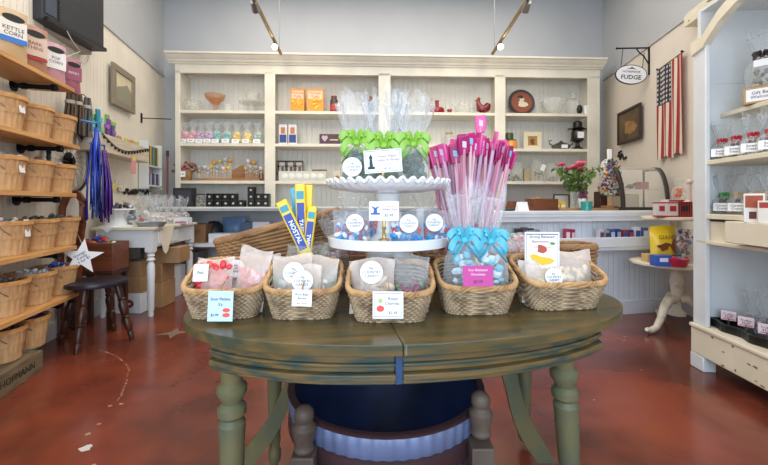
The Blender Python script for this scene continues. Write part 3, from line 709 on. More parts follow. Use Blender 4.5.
p=onh(252.5,0); p.z+=.142; lathed('small clear glass bowl set on the glass cake stand',p,[(.07,0),(.10,.10),(.105,.125),(.095,.12),(.06,.012),(.001,.012)],M_glass,'glass_bowl','glass bowl',caps=False)
for (px,w,l,c2) in ((298,.19,'left of two orange yellow candy boxes on hutch top row',(236,120,60)),(315.5,.24,'right wider orange yellow candy box on hutch top row',(240,170,50))):
    t=carton(l,onh(px,0),w,.08,.33,flat((236,150,50),.45),rz=HR,text='Honey\nTaffy',size=.06,ink=flat((200,60,70),.5),panel=flat((244,206,170),.5),pz=.74,ph=.34,cat='candy box')
    for o in t.children:
        if o.name.startswith('box_body'): b=B(); lumps(b,16,w*.4,.004,.04,.18,.02); o2=b.obj('printed_sweets',flat((250,196,60),.5),t,loc=(0,-.038,0))
t=jar('tall red and dark bottle with red cap on hutch top row',onh(334,0),.055,.24,m=flat((70,60,58),.3),lid=flat((170,40,40),.4),cat='bottle',name='sauce_bottle',rz=HR,neck=.7); B().lathe([(.0562,.03),(.0562,.12)],18,caps=False).obj('bottle_label',flat((190,60,60),.5),t)
t=jar('small dark bottle with orange red cap high behind the cellophane',onh(371,0),.045,.24,m=flat((90,70,64),.3),lid=flat((200,70,40),.4),cat='bottle',name='sauce_bottle',rz=HR,neck=.6)
lathed('clear glass pedestal compote behind the cellophane bags',onh(424,0),[(.06,0),(.02,.02),(.02,.08),(.1,.14),(.13,.21),(.12,.21),(.08,.14),(.001,.1)],M_glass,'glass_compote','compote',wob=lambda a,z:1+.05*sin(10*a)*(z>.18),caps=False)
lathed('ruby red glass decanter with narrow neck on hutch top row',onh(437,0),[(.09,0),(.105,.015),(.105,.065),(.09,.085),(.03,.10),(.025,.17),(.035,.19),(.001,.19)],M_redgl,'red_decanter','decanter')
lathed('tiny red glass cup right of the ruby decanter',onh(449.5,0,.3),[(.025,0),(.035,.06),(.03,.06),(.001,.01)],M_redgl,'red_cup','cup',caps=False)
lathed('slim clear glass bottle behind the tiny red cup',onh(447,0,.15),[(.04,0),(.042,.12),(.018,.16),(.016,.24),(.022,.25),(.001,.25)],M_glass,'glass_bottle','bottle')
t=thing('glass_teapot','clear glass teapot with arched handles on hutch top row','teapot',onh(463,0),HR); B().lathe([(.06,0),(.10,.04),(.11,.09),(.085,.14),(.03,.16),(.02,.19),(.001,.19)],24).obj('pot_body',M_glass,t)
for s in (-1,1): B().tube([(s*.09,0,.12),(s*.15,0,.15),(s*.16,0,.08),(s*.15,0,.0)],.012,6).obj('handle',M_glass,t)
t=thing('glass_rooster','dark red glass rooster on the top hutch row','figurine',onh(482,0),HR)
b=B(); b.lathe([(.06,0),(.065,.012),(.035,.03)],16)
b.tube([(-.055,0,.19),(-.05,0,.15),(-.03,0,.09),(.02,0,.07),(.07,0,.10),(.095,0,.15)],[.028,.036,.06,.066,.06,.04],12)
b.obj('bird_body',mat('oxblood_glass',(120,12,24),.12,coat=.6),t)
B().ball((-.058,0,.20),.032,(1,.8,1)).tube([(-.08,0,.2),(-.105,0,.195)],[.012,.002],6).obj('head',MATS['oxblood_glass'],t)
B().ball((-.062,0,.235),.014).ball((-.045,0,.238),.015).ball((-.03,0,.228),.012).obj('comb',flat((190,90,40),.3),t)
t=thing('display_plate','brown and rust round plate with a pale bird on a stand in right bay','plate',onh(522,0,.2),HR)
pm=R(-.15,'X')@T(0,0,.205)
B().lathe([(.001,-.004),(.12,-.004),(.195,.014),(.2,.016),(.196,.022),(.12,.006),(.001,.006)],40,M=pm@R(pi/2,'X')).obj('plate_rim',flat((64,58,56),.3),t)
B().lathe([(.155,.0),(.155,.0035),(.001,.0035)],36,M=pm@T(0,-.0175,0)@R(pi/2,'X')).obj('rust_field',flat((146,84,62),.35),t)
b=B(); b.prism(blob_poly(.07,.05,20,.2,3),0,.003,pm@T(.01,-.021,-.03)@UP).prism(blob_poly(.035,.05,16,.15,4),0,.003,pm@T(0,-.021,.045)@UP); b.obj('painted_bird',flat((220,206,186),.5),t)
B().prism(blob_poly(.04,.025,16,.15,6),0,.004,pm@T(-.01,-.0215,.08)@UP).obj('painted_crest',flat((60,50,46),.5),t)
B().tube([(-.07,-.06,.02),(-.07,.05,.0),(-.05,.04,.14)],.008,6).tube([(.07,-.06,.02),(.07,.05,.0),(.05,.04,.14)],.008,6).obj('plate_stand',M_pipe,t)
lathed('wide scalloped clear glass bowl in the right hutch bay',onh(553,0),[(.06,0),(.08,.02),(.14,.12),(.16,.20),(.15,.22),(.13,.12),(.001,.02)],M_glass,'glass_bowl','glass bowl',wob=lambda a,z:1+.07*sin(8*a)*(z>.1),caps=False)
t=jar('tall clear glass apothecary jar with pointed lid in the right bay',onh(573,0),.085,.24,name='glass_urn',rz=HR); B().lathe([(.075,.235),(.03,.28),(.02,.29),(.028,.305),(.001,.335)],20).obj('pointed_lid',M_glass,t)
t=thing('dark_figurine','small dark egg-shaped figurine before the apothecary jar','figurine',onh(579.5,0,.34),HR); B().ball((0,0,.07),.042,(1,1,1.6)).obj('egg',M_blk,t); B().lathe([(.03,0),(.02,.015)],12).obj('foot',M_blk,t)
lathed('little white votive cup at the right end of top row',onh(585.5,0,.36),[(.02,0),(.028,.12),(.022,.12),(.001,.02)],M_porc,'votive_cup','cup',caps=False)
# --- second row
cc={'pink':(226,150,160),'lilac':(190,160,190),'teal':(120,190,186),'yellow':(236,200,80),'mint':(170,200,180)}
for k,(px,c) in enumerate(((185,'pink'),(193,'pink'),(201,'lilac'),(209,'lilac'),(217,'teal'),(227,'teal'),(237,'yellow'),(247,'yellow'),(258,'mint'))):
    pos=['outermost left','second from the left','third, left of two','fourth, right of two','fifth, left of two','sixth, right of two','seventh, left of two','eighth, right of two','rightmost of nine'][k]
    cello('%s bag of sweets on the second hutch shelf, %s'%(c,pos),onh(px,1,.28+.02*(k%2)),.135,.1,.20,.10,[cc[c],tuple(min(255,v+25) for v in cc[c])],seed=30+k,rz=HR,group='pastel candy bags on the second hutch shelf',n=40,fm=M_film,lump=.022,
      lab=lambda t:card_label(t,(0,-.066,.035),.1,.055,'Mints',tilt=-.1,size=.022))
for k,px in enumerate((283.5,293)):
    t=carton(['left','right'][k]+' white and blue candy bag box in second hutch bay',onh(px,1),.115,.07,.27,flat((226,222,222),.5),rz=HR,panel=flat((46,70,140),.5),pz=.3,ph=.42,cat='candy bag')
    B().box(-.03,.03,-.0365,-.035,.15,.24).obj('brown_print',flat((190,120,80),.5),t); b=B(); [b.box(-.055+i*.022,-.04+i*.022,-.03,.03,.27,.285) for i in range(5)]; b.obj('crimped_top',M_wbox,t)
t=carton('dark purple chocolate box with pale heart in second hutch bay',onh(330,1),.29,.07,.15,flat((74,40,62),.4),rz=HR,cat='chocolate box'); B().prism([(0,-.045),(.045,.01),(.035,.04),(.015,.045),(0,.03),(-.015,.045),(-.035,.04),(-.045,.01)],0,.002,T(-.07,-.036,.085)@UP).obj('heart_print',flat((206,176,182),.5),t); B().box(0,.12,-.0365,-.035,.06,.075).obj('gold_line',M_gold,t)
jar('clear glass jar with gold lid behind the pink candy sticks',onh(449,1,.2),.06,.2,lid=M_gold,rz=HR); jar('low clear jar of orange sweets behind the pink candy sticks',onh(460,1,.2),.07,.12,fill=[(220,150,90)],rz=HR)
t=jar('honey jar with orange honey and dark striped lid in right bay',onh(511,1,.3,3),.085,.13,m=flat((226,150,70),.3),lid=flat((70,90,50),.4),rz=HR,cat='honey jar',name='honey_jar'); p=onh(509,1,.3,3); p.z+=.135; lathed('small dark green tin stacked on the honey jar',p,[(.06,0),(.06,.09),(.055,.095),(.001,.095)],flat((60,80,44),.4),'round_tin','tin')
frame_pic('small cream framed golden picture on second shelf of right bay',onh(532,1,.2,3)+Vector((0,0,.135)),HR,.27,.265,flat((226,214,186),.5),flat((176,130,70),.6),.065,.03,extra=lambda t:B().prism(blob_poly(.03,.05,14,.2),0,.002,T(0,-.018,-.01)@UP).obj('figure_print',flat((110,74,44),.6),t))
t=thing('silver_dish','ornate dark silver lidded dish with curled handles in right bay','silver dish',onh(561,1,.25,3),HR); B().lathe([(.08,0),(.11,.03),(.12,.06),(.08,.09),(.03,.11),(.012,.13),(.001,.14)],24,sx=1.1).obj('dish_body',mat('tarnished_silver',(110,110,108),.3,.8),t)
for s in (-1,1): B().tube([(s*.1,0,.05),(s*.17,0,.09),(s*.18,0,.13),(s*.14,0,.14)],.009,6).obj('curled_handle',MATS['tarnished_silver'],t)
B().box(-.06,.03,-.135,-.13,.01,.06).obj('small_card',M_card,t)
t=thing('gumball_machine','dark metal candy dispenser urn at the right of the second shelf','dispenser',onh(577.5,1,.27,3),HR); DM=mat('dark_pewter',(62,60,58),.35,.7)
B().lathe([(.075,0),(.08,.02),(.03,.05),(.025,.10),(.07,.13)],20).obj('foot',DM,t); B().lathe([(.07,.13),(.085,.15),(.085,.26),(.07,.28)],20).obj('barrel',DM,t)
B().lathe([(.05,.28),(.095,.31),(.06,.33),(.06,.40),(.03,.42),(.001,.43)],20).obj('upper_bowl',DM,t)
for s in (-1,1): B().tube([(s*.08,0,.3),(s*.13,0,.31),(s*.14,0,.28)],.01,6).obj('side_arm',DM,t)
B().box(-.045,.045,-.092,-.085,.16,.25).obj('white_label',M_card,t)
# --- third row
t=thing('flower_basket','small woven basket with dried flowers and a white card on third shelf','basket',onh(185,2),HR); B().lathe([(.085,0),(.10,.15),(.094,.15),(.08,.01),(.001,.01)],24,caps=False).obj('basket_body',M_wick2,t)
b=B(); rg=random.Random(5)
for i in range(40):
    a=rg.random()*6.3; q=rg.uniform(.02,.2); b.mi=i%3; b.ball((q*cos(a),q*.5*sin(a),.18+rg.uniform(-.02,.09)-q*.2),.024,(1,1,.8),6,4)
b.ball((0,0,.15),.07,(1.2,1,.6)); b.obj('dried_flowers',[flat(c,.8) for c in ((140,80,80),(150,120,90),(170,110,110))],t); card_label(t,(0,-.105,.09),.11,.08,'Treats',size=.03)
p=onh(231,2,.24); t=thing('pop_board','long brown wooden display board behind the candy pops on third shelf','display board',p,HR)
B().box(-.46,.42,-.07,.10,0,.035).obj('base_plank',M_mwood if False else mat('oak_board',(176,126,84),.6,c2=(150,104,66),scale=3,stretch=(1,8,8)),t); B().prism([(-.02,.035),(.42,.035),(.42,.14),(.22,.20),(.12,.24),(-.02,.16)],-.02,0,T(0,.10,0)@UP).obj('back_board',MATS['oak_board'],t)
pc=[(196,176,120),(220,200,200),(170,180,190),(230,190,70),(200,150,60),(150,170,180)]
for k,(px,zz) in enumerate([(201,.12),(205,.13),(208,.11),(211,.14),(214,.20),(217,.13),(220,.22),(223,.12),(225,.24),(228,.13),(230,.23),(199,.14),(246,.12),(248,.22),(250,.14),(252,.12),(254,.20),(256,.13),(258,.10),(261,.12)]):
    p=onh(px,2,.24+.02*(k%3)); p.z+=.035
    t=thing('candy_pop','wrapped round candy pop on a thin stick standing in the brown board','lollipop',p,HR,'candy pops on the third hutch shelf')
    B().tube([(0,0,0),(0,0,zz)],.006,5).obj('stick',flat((220,200,170),.6),t); B().ball((0,0,zz+.025),.034,(1,1,1),10,7).obj('candy_ball',flat(pc[k%6],.3),t); B().lathe([(.012,-.005),(.03,-.035),(.026,-.04)],10,c=(0,0,zz),caps=False).obj('wrapper_skirt',M_film,t)
t=thing('wire_rack','thin dark wire rack of small clear packets in second bay','rack',onh(291,2,.18),HR)
b=B()
for z in (.12,.22,.29): b.tube([(-.19,-.05,z),(.17,-.05,z),(.17,.05,z),(-.19,.05,z)],.005,5,True)
for x in (-.19,-.07,.05,.17): b.tube([(x,-.05,0),(x,-.05,.29)],.005,5).tube([(x,.05,0),(x,.05,.29)],.005,5)
b.obj('wire_frame',M_pipe,t)
for k,px in enumerate((283,291.5,300)):
    p=onh(px,2,.18); p.z+=.128; q=carton('%s clear packet standing in the thin wire rack'%('left','middle','right')[k],p,.09,.05,.15,flat((206,196,182),.4),rz=HR,panel=flat((90,84,110),.5),pz=.3,ph=.5,pw=.4,cat='packet',name='candy_packet')
t=thing('white_tray_box','long white window box of pale sweets in second bay','box',onh(303,2,.33),HR); B().box(-.33,.33,-.04,.04,0,.135).obj('box_body',flat((214,206,190),.5),t,bevel=.004); b=B(); [b.ball((-.25+i*.1,-.042,.065),.05,(1,.1,.8)) for i in range(6)]; b.obj('sweets_window',flat((226,232,226),.3),t); B().box(.13,.33,-.03,.03,.136,.16).obj('dark_strip',flat((110,90,70),.5),t)
t=carton('little cream box with a dark knob print right of the window box',onh(337.5,2,.3),.11,.07,.14,flat((214,200,176),.5),rz=HR,cat='box'); B().ball((0,-.035,.05),.03,(1,.3,1)).obj('knob_print',flat((150,110,60),.5),t)
jar('left tall clear glass jar on the third shelf of right bay',onh(516.5,2,.27),.085,.27,fill=[(90,110,80),(150,150,130)],lid=M_glass,rz=HR,fillh=.35)
t=jar('tallest clear glass jar with hanging tag on the third shelf',onh(537,2,.27),.085,.33,fill=[(150,140,120),(190,184,170)],lid=M_glass,rz=HR,fillh=.5); B().box(-.03,.03,-.001,.001,-.05,.04,T(.05,-.09,.2)@R(.4,'Y')).obj('paper_tag',M_card,t)
jar('right clear glass jar on the third shelf behind the flowers',onh(551.5,2,.27),.08,.26,lid=M_glass,fill=[(170,160,150)],rz=HR,fillh=.3)
jar('small dark jar of green sweets at left of third shelf',onh(508.5,2,.3),.045,.2,fill=[(80,90,50),(60,60,50)],lid=M_blk,rz=HR,fillh=.7)
t=carton('small tan card box between the two tall jars',onh(527,2,.16),.1,.05,.2,flat((190,170,140),.6),rz=HR,cat='box')
# --- on the counter board below: black tins
p=BK.at(184.5,off=.5,z=1.07); t=thing('black_display_box','large black open display box at the left of black tins','box',p,HR); B().box(-.12,.13,-.06,.06,0,.25).obj('box_body',flat((40,40,46),.5),t); B().box(-.10,.11,-.062,-.06,.03,.22).obj('inner_panel',flat((60,62,72),.4),t)
def tin(px,lev,off=.45,w=.098):
    p=BK.at(px,off=off,z=1.07+lev*.09); t=thing('candy_tin','small square black tin with pale round seal beside the hutch counter stacks','tin',p,HR,'black tins on the hutch counter')
    B().box(-w/2+.003,w/2-.003,-w/2,w/2,0,.088).obj('tin_box',M_blk,t,bevel=.004); B().lathe([(.016,0),(.016,.001)],12,M=T(0,-w/2-.001,.045)@UP).obj('seal',flat((180,172,156),.5),t)
for px in (211,219,227,234.5,242): tin(px,0)
for px in (211,219,226.5,234): tin(px,1)
for px in (252,259.5,266.5): tin(px,0)
for px in (252,259.5,266.5): tin(px,1)
tin(252,2)
jar('amber filled jar between the black box and the tins',BK.at(201,off=.45,z=1.07),.065,.17,fill=[(120,90,50),(90,70,40)],lid=M_blk,rz=HR,fillh=.8)
# --- lower shelf boxes
p=BK.at(198,off=.55,z=.605); t=carton('brown printed cardboard box on the lower hutch shelf',p,.30,.25,.24,mat('old_kraft',(150,112,78),.75,var=.1),rz=HR,text='CANDY\nCO.',size=.05,ink=flat((90,60,40),.8))
p=BK.at(224,off=.62,z=.605); carton('long white box of papers on the lower hutch shelf',p,.32,.2,.12,M_wbox,rz=HR)
p=BK.at(214,off=.35,z=.605); t=thing('dark_bag','crumpled dark plastic bag behind the white box','bag',p,HR); b=B(); rg=random.Random(3); b.lathe([(.10,0),(.14,.08),(.11,.2),(.06,.26),(.001,.27)],20,wob=lambda a,z:1+.15*sin(5*a+z*30)); b.obj('bag_body',flat((40,44,50),.4),t)
p=BK.at(234,off=.35,z=.605); pouch('blue plastic sack standing behind the long white box',p,.32,.32,.16,None,rz=HR,opaque=flat((110,140,180),.4),cat='sack',name='plastic_sack')
p=BK.at(250,off=.40,z=.605); carton('grey blue small box on the lower hutch shelf',p,.16,.15,.26,flat((96,110,136),.5),rz=HR)
p=BK.at(263,off=.55,z=.605); carton('plain white box at the right of lower hutch shelf',p,.22,.2,.27,M_wbox,rz=HR)
for k,(px,z,h) in enumerate(((190,0,.28),(190,.281,.2))): carton(['lower','upper'][k]+' dim grey box on the floor under the hutch shelf',BK.at(px,off=.5,z=z),.34,.3,h,flat((120,116,114),.7),rz=HR)
# ================================================================ right service counter
M_cb = bead('counter_beadboard',(232,238,246),16)
M_cw = mat('cool_white_paint',(232,236,242),.4,var=.04,scale=3)
CR=CT.rz
rw=(-2.4734)  # right wall constant
t=ctr=thing('service_counter','white beadboard service counter with a candy ledge along its front','counter',(CT.p.x,CT.p.y,0),CR)
L=2.25
ZC=1.045
B().box(-.1,L,-.03,.62,ZC-.035,ZC).obj('counter_top',M_cw,t,bevel=.006)
B().box(-.1,L,-.018,.0,ZC-.10,ZC-.035).box(-.1,L,-.03,-.0,ZC-.055,ZC-.035).obj('top_moulding',M_cw,t)
B().box(-.08,L,.07,.09,0,ZC-.035).box(-.08,-.06,.09,.6,0,ZC-.035).obj('front_panel',M_cb,t)
B().box(-.1,L,-.10,.07,.735,.755).box(-.1,L,-.115,-.10,.70,.795).box(-.1,L,-.10,.07,.66,.675).box(-.1,L,-.10,-.08,.66,.735).obj('candy_ledge',M_cw,t,bevel=.004)
B().box(-.08,L,.05,.07,0,.13).obj('skirting',M_cw,t)
B().box(-.08,L,-.032,.0,ZC,ZC+.012).obj('wood_edge',mat('honey_wood',(176,134,88),.45),t) if False else None
def onc(px,off=-.2,z=ZC+.001): return CT.at(px,off=off,z=z)
kk=.0096
t=thing('wooden_tray','low wooden serving board on the counter behind the jars','board',onc(590,-.3),CR); B().box(-.5,.42,-.17,.17,0,.022).obj('board',mat('honey_wood',(176,134,88),.45,c2=(150,108,66),scale=3,stretch=(1,8,8)),t,bevel=.004)
t=thing('copper_bowl','brown wooden bowl at the left end of the counter','bowl',onc(511,-.22),CR); B().lathe([(.06,0),(.085,.02),(.095,.09),(.088,.09),(.075,.02),(.001,.015)],24,caps=False).obj('bowl_shell',M_mwood,t)
t=thing('wooden_box_tray','wide brown wooden box tray behind the white cards on the counter','box tray',onc(541,-.2),CR); B().box(-.13,.13,-.09,-.08,0,.115).box(-.13,.13,.08,.09,0,.115).box(-.13,-.12,-.08,.08,0,.115).box(.12,.13,-.08,.08,0,.115).box(-.12,.12,-.08,.08,0,.01).obj('tray_sides',M_mwood,t,bevel=.003)
b=B(); lumps(b,20,.10,.06,.03,.115,.022,0,2); b.obj('sweets',[flat((150,100,60),.5),flat((190,150,110),.5)],t)
t=thing('card_stand','folded white card in front of the brown bowls on the counter','card',onc(522,-.05),CR); B().prism([(-.03,0),(.03,0),(0,.085)],-.055,.055,R(pi/2,'Z')@UP).obj('folded_card',M_card,t)
t=thing('dark_phone','flat dark object lying at the left counter end','device',onc(508,-.05),CR); B().box(-.04,.04,-.03,.03,0,.02).obj('device_body',flat((40,70,74),.4),t,bevel=.005)
for k,px in enumerate((556,562)): carton('%s yellow sweet packet beside the brown box tray'%('left','right')[k],onc(px,-.25),.055,.04,.085,flat((226,190,50),.4),rz=CR,panel=flat((244,236,200),.5),cat='packet',name='candy_packet',pz=.5,ph=.3)
frame_pic('thin dark empty photo frame standing behind the yellow packets',onc(561,-.50)+Vector((0,0,.085)),CR,.2,.17,M_blk,flat((210,208,196),.6),.012,.015,cat='photo frame',name='photo_frame')
# flower vase
p=onc(576,-.25); t=thing('flower_vase','clear glass vase of pink red flowers and green leaves on the counter','vase',p,CR)
B().lathe([(.05,0),(.06,.02),(.05,.10),(.058,.19),(.052,.19),(.045,.1),(.05,.02),(.001,.015)],20,caps=False).obj('glass_body',M_glass,t)
b=B(); rg=random.Random(9); tips=[]
for i in range(16):
    a=rg.random()*6.3; q=rg.uniform(.03,.19); z=rg.uniform(.40,.49); tips.append((q*cos(a),q*.8*sin(a),z)); b.tube([(0,0,.02),(q*.3*cos(a),q*.3*sin(a),.2),tips[-1]],.003,4)
b.obj('stems',flat((70,100,50),.6),t)
b=B()
for i in range(240):
    a=rg.random()*6.3; q=.20*sqrt(rg.random()); z=rg.uniform(.20,.43); q*=(z-.08)/.30
    M=T(q*cos(a),q*sin(a),z)@R(rg.random()*6,'Z')@R(rg.uniform(.2,1.3),'X')
    b.mi=i%2; c4=[b.v(M@Vector(v)) for v in ((-.0,-.03,0),(.018,0,.005),(0,.042,0),(-.018,0,.005))]; b.f(c4)
b.obj('leaves',[flat((110,140,60),.6),flat((86,118,48),.6)],t,sharp=0)
for i,(x,y,z) in enumerate(tips):
    b=B()
    for k in range(9):
        a=k*2.4; b.ball((x+.030*cos(a)*sqrt(k/9),y+.030*sin(a)*sqrt(k/9),z+.012+.008*(k%2)),.017,(1,1,.8),6,4)
    b.obj('flower_head',flat([(206,60,96),(226,110,130),(180,40,70)][i%3],.7),t,sharp=0)
jar('teal ribbed tin with a small plant on the counter',onc(586.5,-.05),.052,.095,m=mat('teal_enamel',(40,140,132),.3,coat=.3),cat='tin',name='teal_tin',rz=CR,neck=1.0)
p=onc(582,-.2); t=thing('purple_plant','little pot of purple flowers behind the teal tin','plant',p,CR); b=B(); lumps(b,26,.045,.04,.12,.20,.015,0,2); b.obj('blossoms',[flat((130,50,90),.7),flat((90,60,70),.7)],t); B().lathe([(.03,0),(.04,.12),(.001,.12)],14).obj('pot',M_porc,t)
t=thing('wood_block','dark brown upright wooden box behind the big candy pop','box',onc(601,-.40,ZC+.001),CR); B().box(-.05,.06,-.05,.05,0,.2).obj('block_body',M_dwood,t,bevel=.004)
# candy-covered popsicle
p=onc(609.5,-.25,ZC+.024); t=thing('popsicle_display','giant popsicle display covered with coloured candies on a wooden stick','popsicle display',p,CR)
B().box(-.07,.07,-.045,.045,0,.025).obj('base_block',MATS['honey_wood'],t,bevel=.003)
B().box(-.022,.022,-.012,.012,.02,.16).obj('stick',flat((206,166,116),.5),t,bevel=.006)
pl=[]; wv,hv=.098,.37
out=[]
for i in range(9): a=-pi/2+ (i-4)*.2; 
prof=[(-wv*.75,0),(wv*.75,0),(wv,.05),(wv*1.0,.28),(wv*.8,.35),(wv*.4,.385),(-wv*.4,.385),(-wv*.8,.35),(-wv,.28),(-wv,.05)]
B().prism([(x,y+.13) for x,y in prof],-.04,.04,UP).obj('popsicle_body',flat((200,196,190),.5),t,bevel=.015)
b=B(); rg=random.Random(4)
for i in range(330):
    z=.135+rg.random()*.375; hw=wv*(1 if z<.42 else max(.35,1-(z-.42)/.1*.6)); x=rg.uniform(-hw,hw); s=rg.choice((-1,1,-1)); b.mi=rg.randrange(8)
    if rg.random()<.25: b.ball(((1 if rg.random()<.5 else -1)*hw,rg.uniform(-.04,.04),z),.014,(1,1,1),6,4)
    else: b.ball((x,s*.041,z),.0145,(1,1,1),6,4)
o=b.obj('candy_coating',[flat(c,.3) for c in ((40,44,60),(60,76,150),(220,180,60),(190,100,50),(200,196,180),(110,56,130),(60,60,50),(120,150,110))],t); o['kind']='stuff'
B().box(-.028,.028,-.006,.006,.50,.62).obj('white_tag',M_card,t,bevel=.02)
# curved glass display case
a=onc(624,-.08); c=onc(669,-.08); Lc=(c-a).length
t=thing('curved_display_case','curved glass countertop display case with dark side frames','display case',((a+c)/2).to_tuple()[:2]+(ZC+.001,),CR)
arc=[(.0,.0)]+[(.01+.13*(1-cos(q*pi/2/8)),.44*sin(q*pi/2/8)) for q in range(9)]+[(.30,.445),(.30,0)]
DF=mat('dark_bronze',(58,50,48),.4,.4)
for s,x in ((-1,-Lc/2),(1,Lc/2)):
    b=B(); pts=[(x,p0[0],p0[1]) for p0 in arc[:-1]]; b.tube(pts,.022,6).tube([(x,.14,.44),(x,.30,.445),(x,.30,0),(x,0,0.012)],.014,6); b.obj('side_frame',DF,t)
B().box(-Lc/2,Lc/2,0,.30,0,.03).obj('case_base',DF,t)
B().grid(lambda u,v:((u-.5)*Lc,arc[0][0]+ (.01+.13*(1-cos(v*pi/2))),.44*sin(v*pi/2)),2,10).obj('curved_pane',film('case_glass',(240,240,236),.16,.05,.5),t)
B().box(-Lc/2,Lc/2,.14,.30,.44,.452).obj('case_lid',flat((214,206,190),.4),t)
B().box(-Lc/2+.02,Lc/2-.02,.10,.29,.215,.222).obj('glass_shelf',M_glass,t)
for (x,zz,w,h,l,col) in ((-.13,.03,.13,.13,'left cream card leaning on the case floor',(214,200,170)),(.05,.03,.17,.14,'right cream card leaning on the case floor',(206,190,160))):
    v=Matrix.Rotation(CR,4,'Z')@Vector((x,.22,0)); o=B().box(-w/2,w/2,0,.02,0,h).obj('case_card',flat(col,.6)); tag(o,l,'card',None,(t.location.x+v.x,t.location.y+v.y,ZC+zz+.002),CR)
for (x,l,r,h,col) in ((-.14,'left dark vial on the glass shelf of the display case',.012,.07,(60,56,56)),(-.08,'right dark vial on the glass shelf of the display case',.012,.07,(60,56,56))):
    v=Matrix.Rotation(CR,4,'Z')@Vector((x,.22,0)); lathed(l,(t.location.x+v.x,t.location.y+v.y,ZC+.225),[(r,0),(r,h),(.001,h)],flat(col,.4),'vial','vial')
v=Matrix.Rotation(CR,4,'Z')@Vector((.02,.22,0)); o=B().ball((0,0,.03),.03,(1.8,.8,.9)).ball((.05,0,.05),.018).ball((-.05,0,.02),.015,(1.5,1,.7)).obj('chocolate_figure',flat((110,90,74),.4)); tag(o,'brown chocolate animal figure on the glass shelf of the case','chocolate',None,(t.location.x+v.x,t.location.y+v.y,ZC+.225),CR)
v=Matrix.Rotation(CR,4,'Z')@Vector((.17,.22,0)); carton('pink red box on the glass shelf at the case right end',(t.location.x+v.x,t.location.y+v.y,ZC+.225),.10,.08,.08,flat((176,96,100),.5),rz=CR,cat='box')
# sweets in the ledge
rg=random.Random(12)
def ledge(px,w,h,col,l,pan=None,g=None):
    p=CT.at(px,off=.035,z=.757); t=carton(l,p,w,.05,h,flat(col,.4),rz=CR+rg.uniform(-.06,.06),panel=flat(pan,.5) if pan else None,cat='candy pack',name='candy_pack',group=g,pz=.5,ph=.5)
for k,(px,w,h,c,p,l) in enumerate([(503,.07,.10,(120,150,50),(190,200,70),'left green candy pack in the counter ledge'),(510.5,.06,.09,(140,160,50),(70,110,40),'right green candy pack in the counter ledge'),
  (518,.05,.13,(60,50,56),(200,190,190),'first dark candy pack right of the green packs'),(524,.05,.14,(90,80,90),(50,40,50),'second dark candy pack right of the green packs'),(530,.05,.13,(50,46,60),(180,60,60),'third dark candy pack with red print in the ledge'),(536,.05,.12,(150,140,150),(60,50,60),'grey candy pack beside the dark packs in the ledge'),
  (566.5,.045,.12,(170,50,86),(230,210,220),'left dark pink candy pack standing alone in the ledge'),(571.5,.04,.115,(150,40,70),(220,190,200),'right dark pink candy pack standing alone in the ledge'),
  (600,.05,.11,(196,190,200),(90,80,100),'left pale grey pack in the right ledge row'),(605.5,.045,.10,(150,150,160),(70,60,90),'second pale grey pack in the right ledge row'),(611,.05,.11,(60,84,140),(180,190,220),'left dark blue pack in the right ledge row'),(617,.045,.11,(50,70,120),(160,170,200),'right dark blue pack in the right ledge row'),
  (624,.05,.10,(140,50,60),(60,80,140),'red and blue pack in the right ledge row'),(629.5,.05,.10,(50,60,120),(170,60,70),'blue pack with red print in the right ledge row'),(636,.06,.125,(226,228,236),(50,80,150),'large white pack with blue print in the right ledge row'),(643.5,.06,.12,(80,100,160),(230,232,240),'last blue pack with white print in the ledge')]): ledge(px,w,h,c,l,p)
# black script beside the case
p=RW.at(621.5,156,.01); 
# ================================================================ right wall
p=RW.at(630,126,.03); frame_pic('dark framed old painting tilted on the right wall under the sign',(p.x,p.y,2.13),RW.rz,.60,.44,flat((58,44,34),.5),mat('old_painting',(120,96,62),.7,c2=(74,64,48),scale=4),.035,.03,cat='painting',name='framed_painting',
  extra=lambda t:B().prism(blob_poly(.15,.10,20,.25,3),0,.001,T(.02,-.0165,-.03)@UP).obj('pale_figures',mat('ochre_paint',(176,136,84),.7,c2=(140,100,64),scale=20),t))
# flag
p=RW.at(671,z=0,off=.03); p=(RW.at(657.5,z=0,off=.03)+RW.at(686,z=0,off=.03))/2
t=thing('cloth_flag','red and white striped flag with blue star field hanging on right wall','flag',(p.x,p.y,1.62),RW.rz)
FWd,FH=.46,1.0
fcol=[flat((160,44,52),.8),flat((222,208,190),.8),flat((44,52,76),.8)]
def fold(u,z): return -.012-.012*sin(u*19+z*2)*(1-.4*z)
b=B()
n=13
for i in range(n):
    b.mi=0 if i%2==0 else 1
    u0,u1=i/n,(i+1)/n; z1=FH if u0>=.5 else FH*.585
    def fn(u,v,u0=u0,u1=u1,z1=z1):
        q=u0+(u1-u0)*u; z=v*z1; 
        return ((q-.5)*FWd, fold(q,v*z1/FH), z+.03*(q-.3)*(1 if v>.99 and z1==FH else 0)-.02*sin(q*14)*(v<.01))
    b.grid(fn,3,10)
b.mi=2
b.grid(lambda u,v:((u*.5385-.5)*FWd, fold(u*.5385,(.585+.415*v)), FH*(.585+.415*v)),8,6)
b.obj('striped_cloth',fcol,t,sharp=0)
b=B()
for r in range(8):
    for c in range(6):
        u=(c+.5)/6*.5385; v=.585+.415*(r+.5)/8
        b.prism([((.021 if k%2==0 else .009)*cos(pi/2+k*pi/5),(.021 if k%2==0 else .009)*sin(pi/2+k*pi/5)) for k in range(10)],0,.0015,T((u-.5)*FWd,fold(u,v)-.002,FH*v)@UP)
b.obj('white_stars',fcol[1],t)
B().tube([(-.23,-.006,FH+.0),(.23,-.006,FH+.03)],.006,6).ball((.22,-.02,FH+.035),.012).ball((-.22,-.02,FH+.005),.012).obj('hanging_rod',M_blk,t)
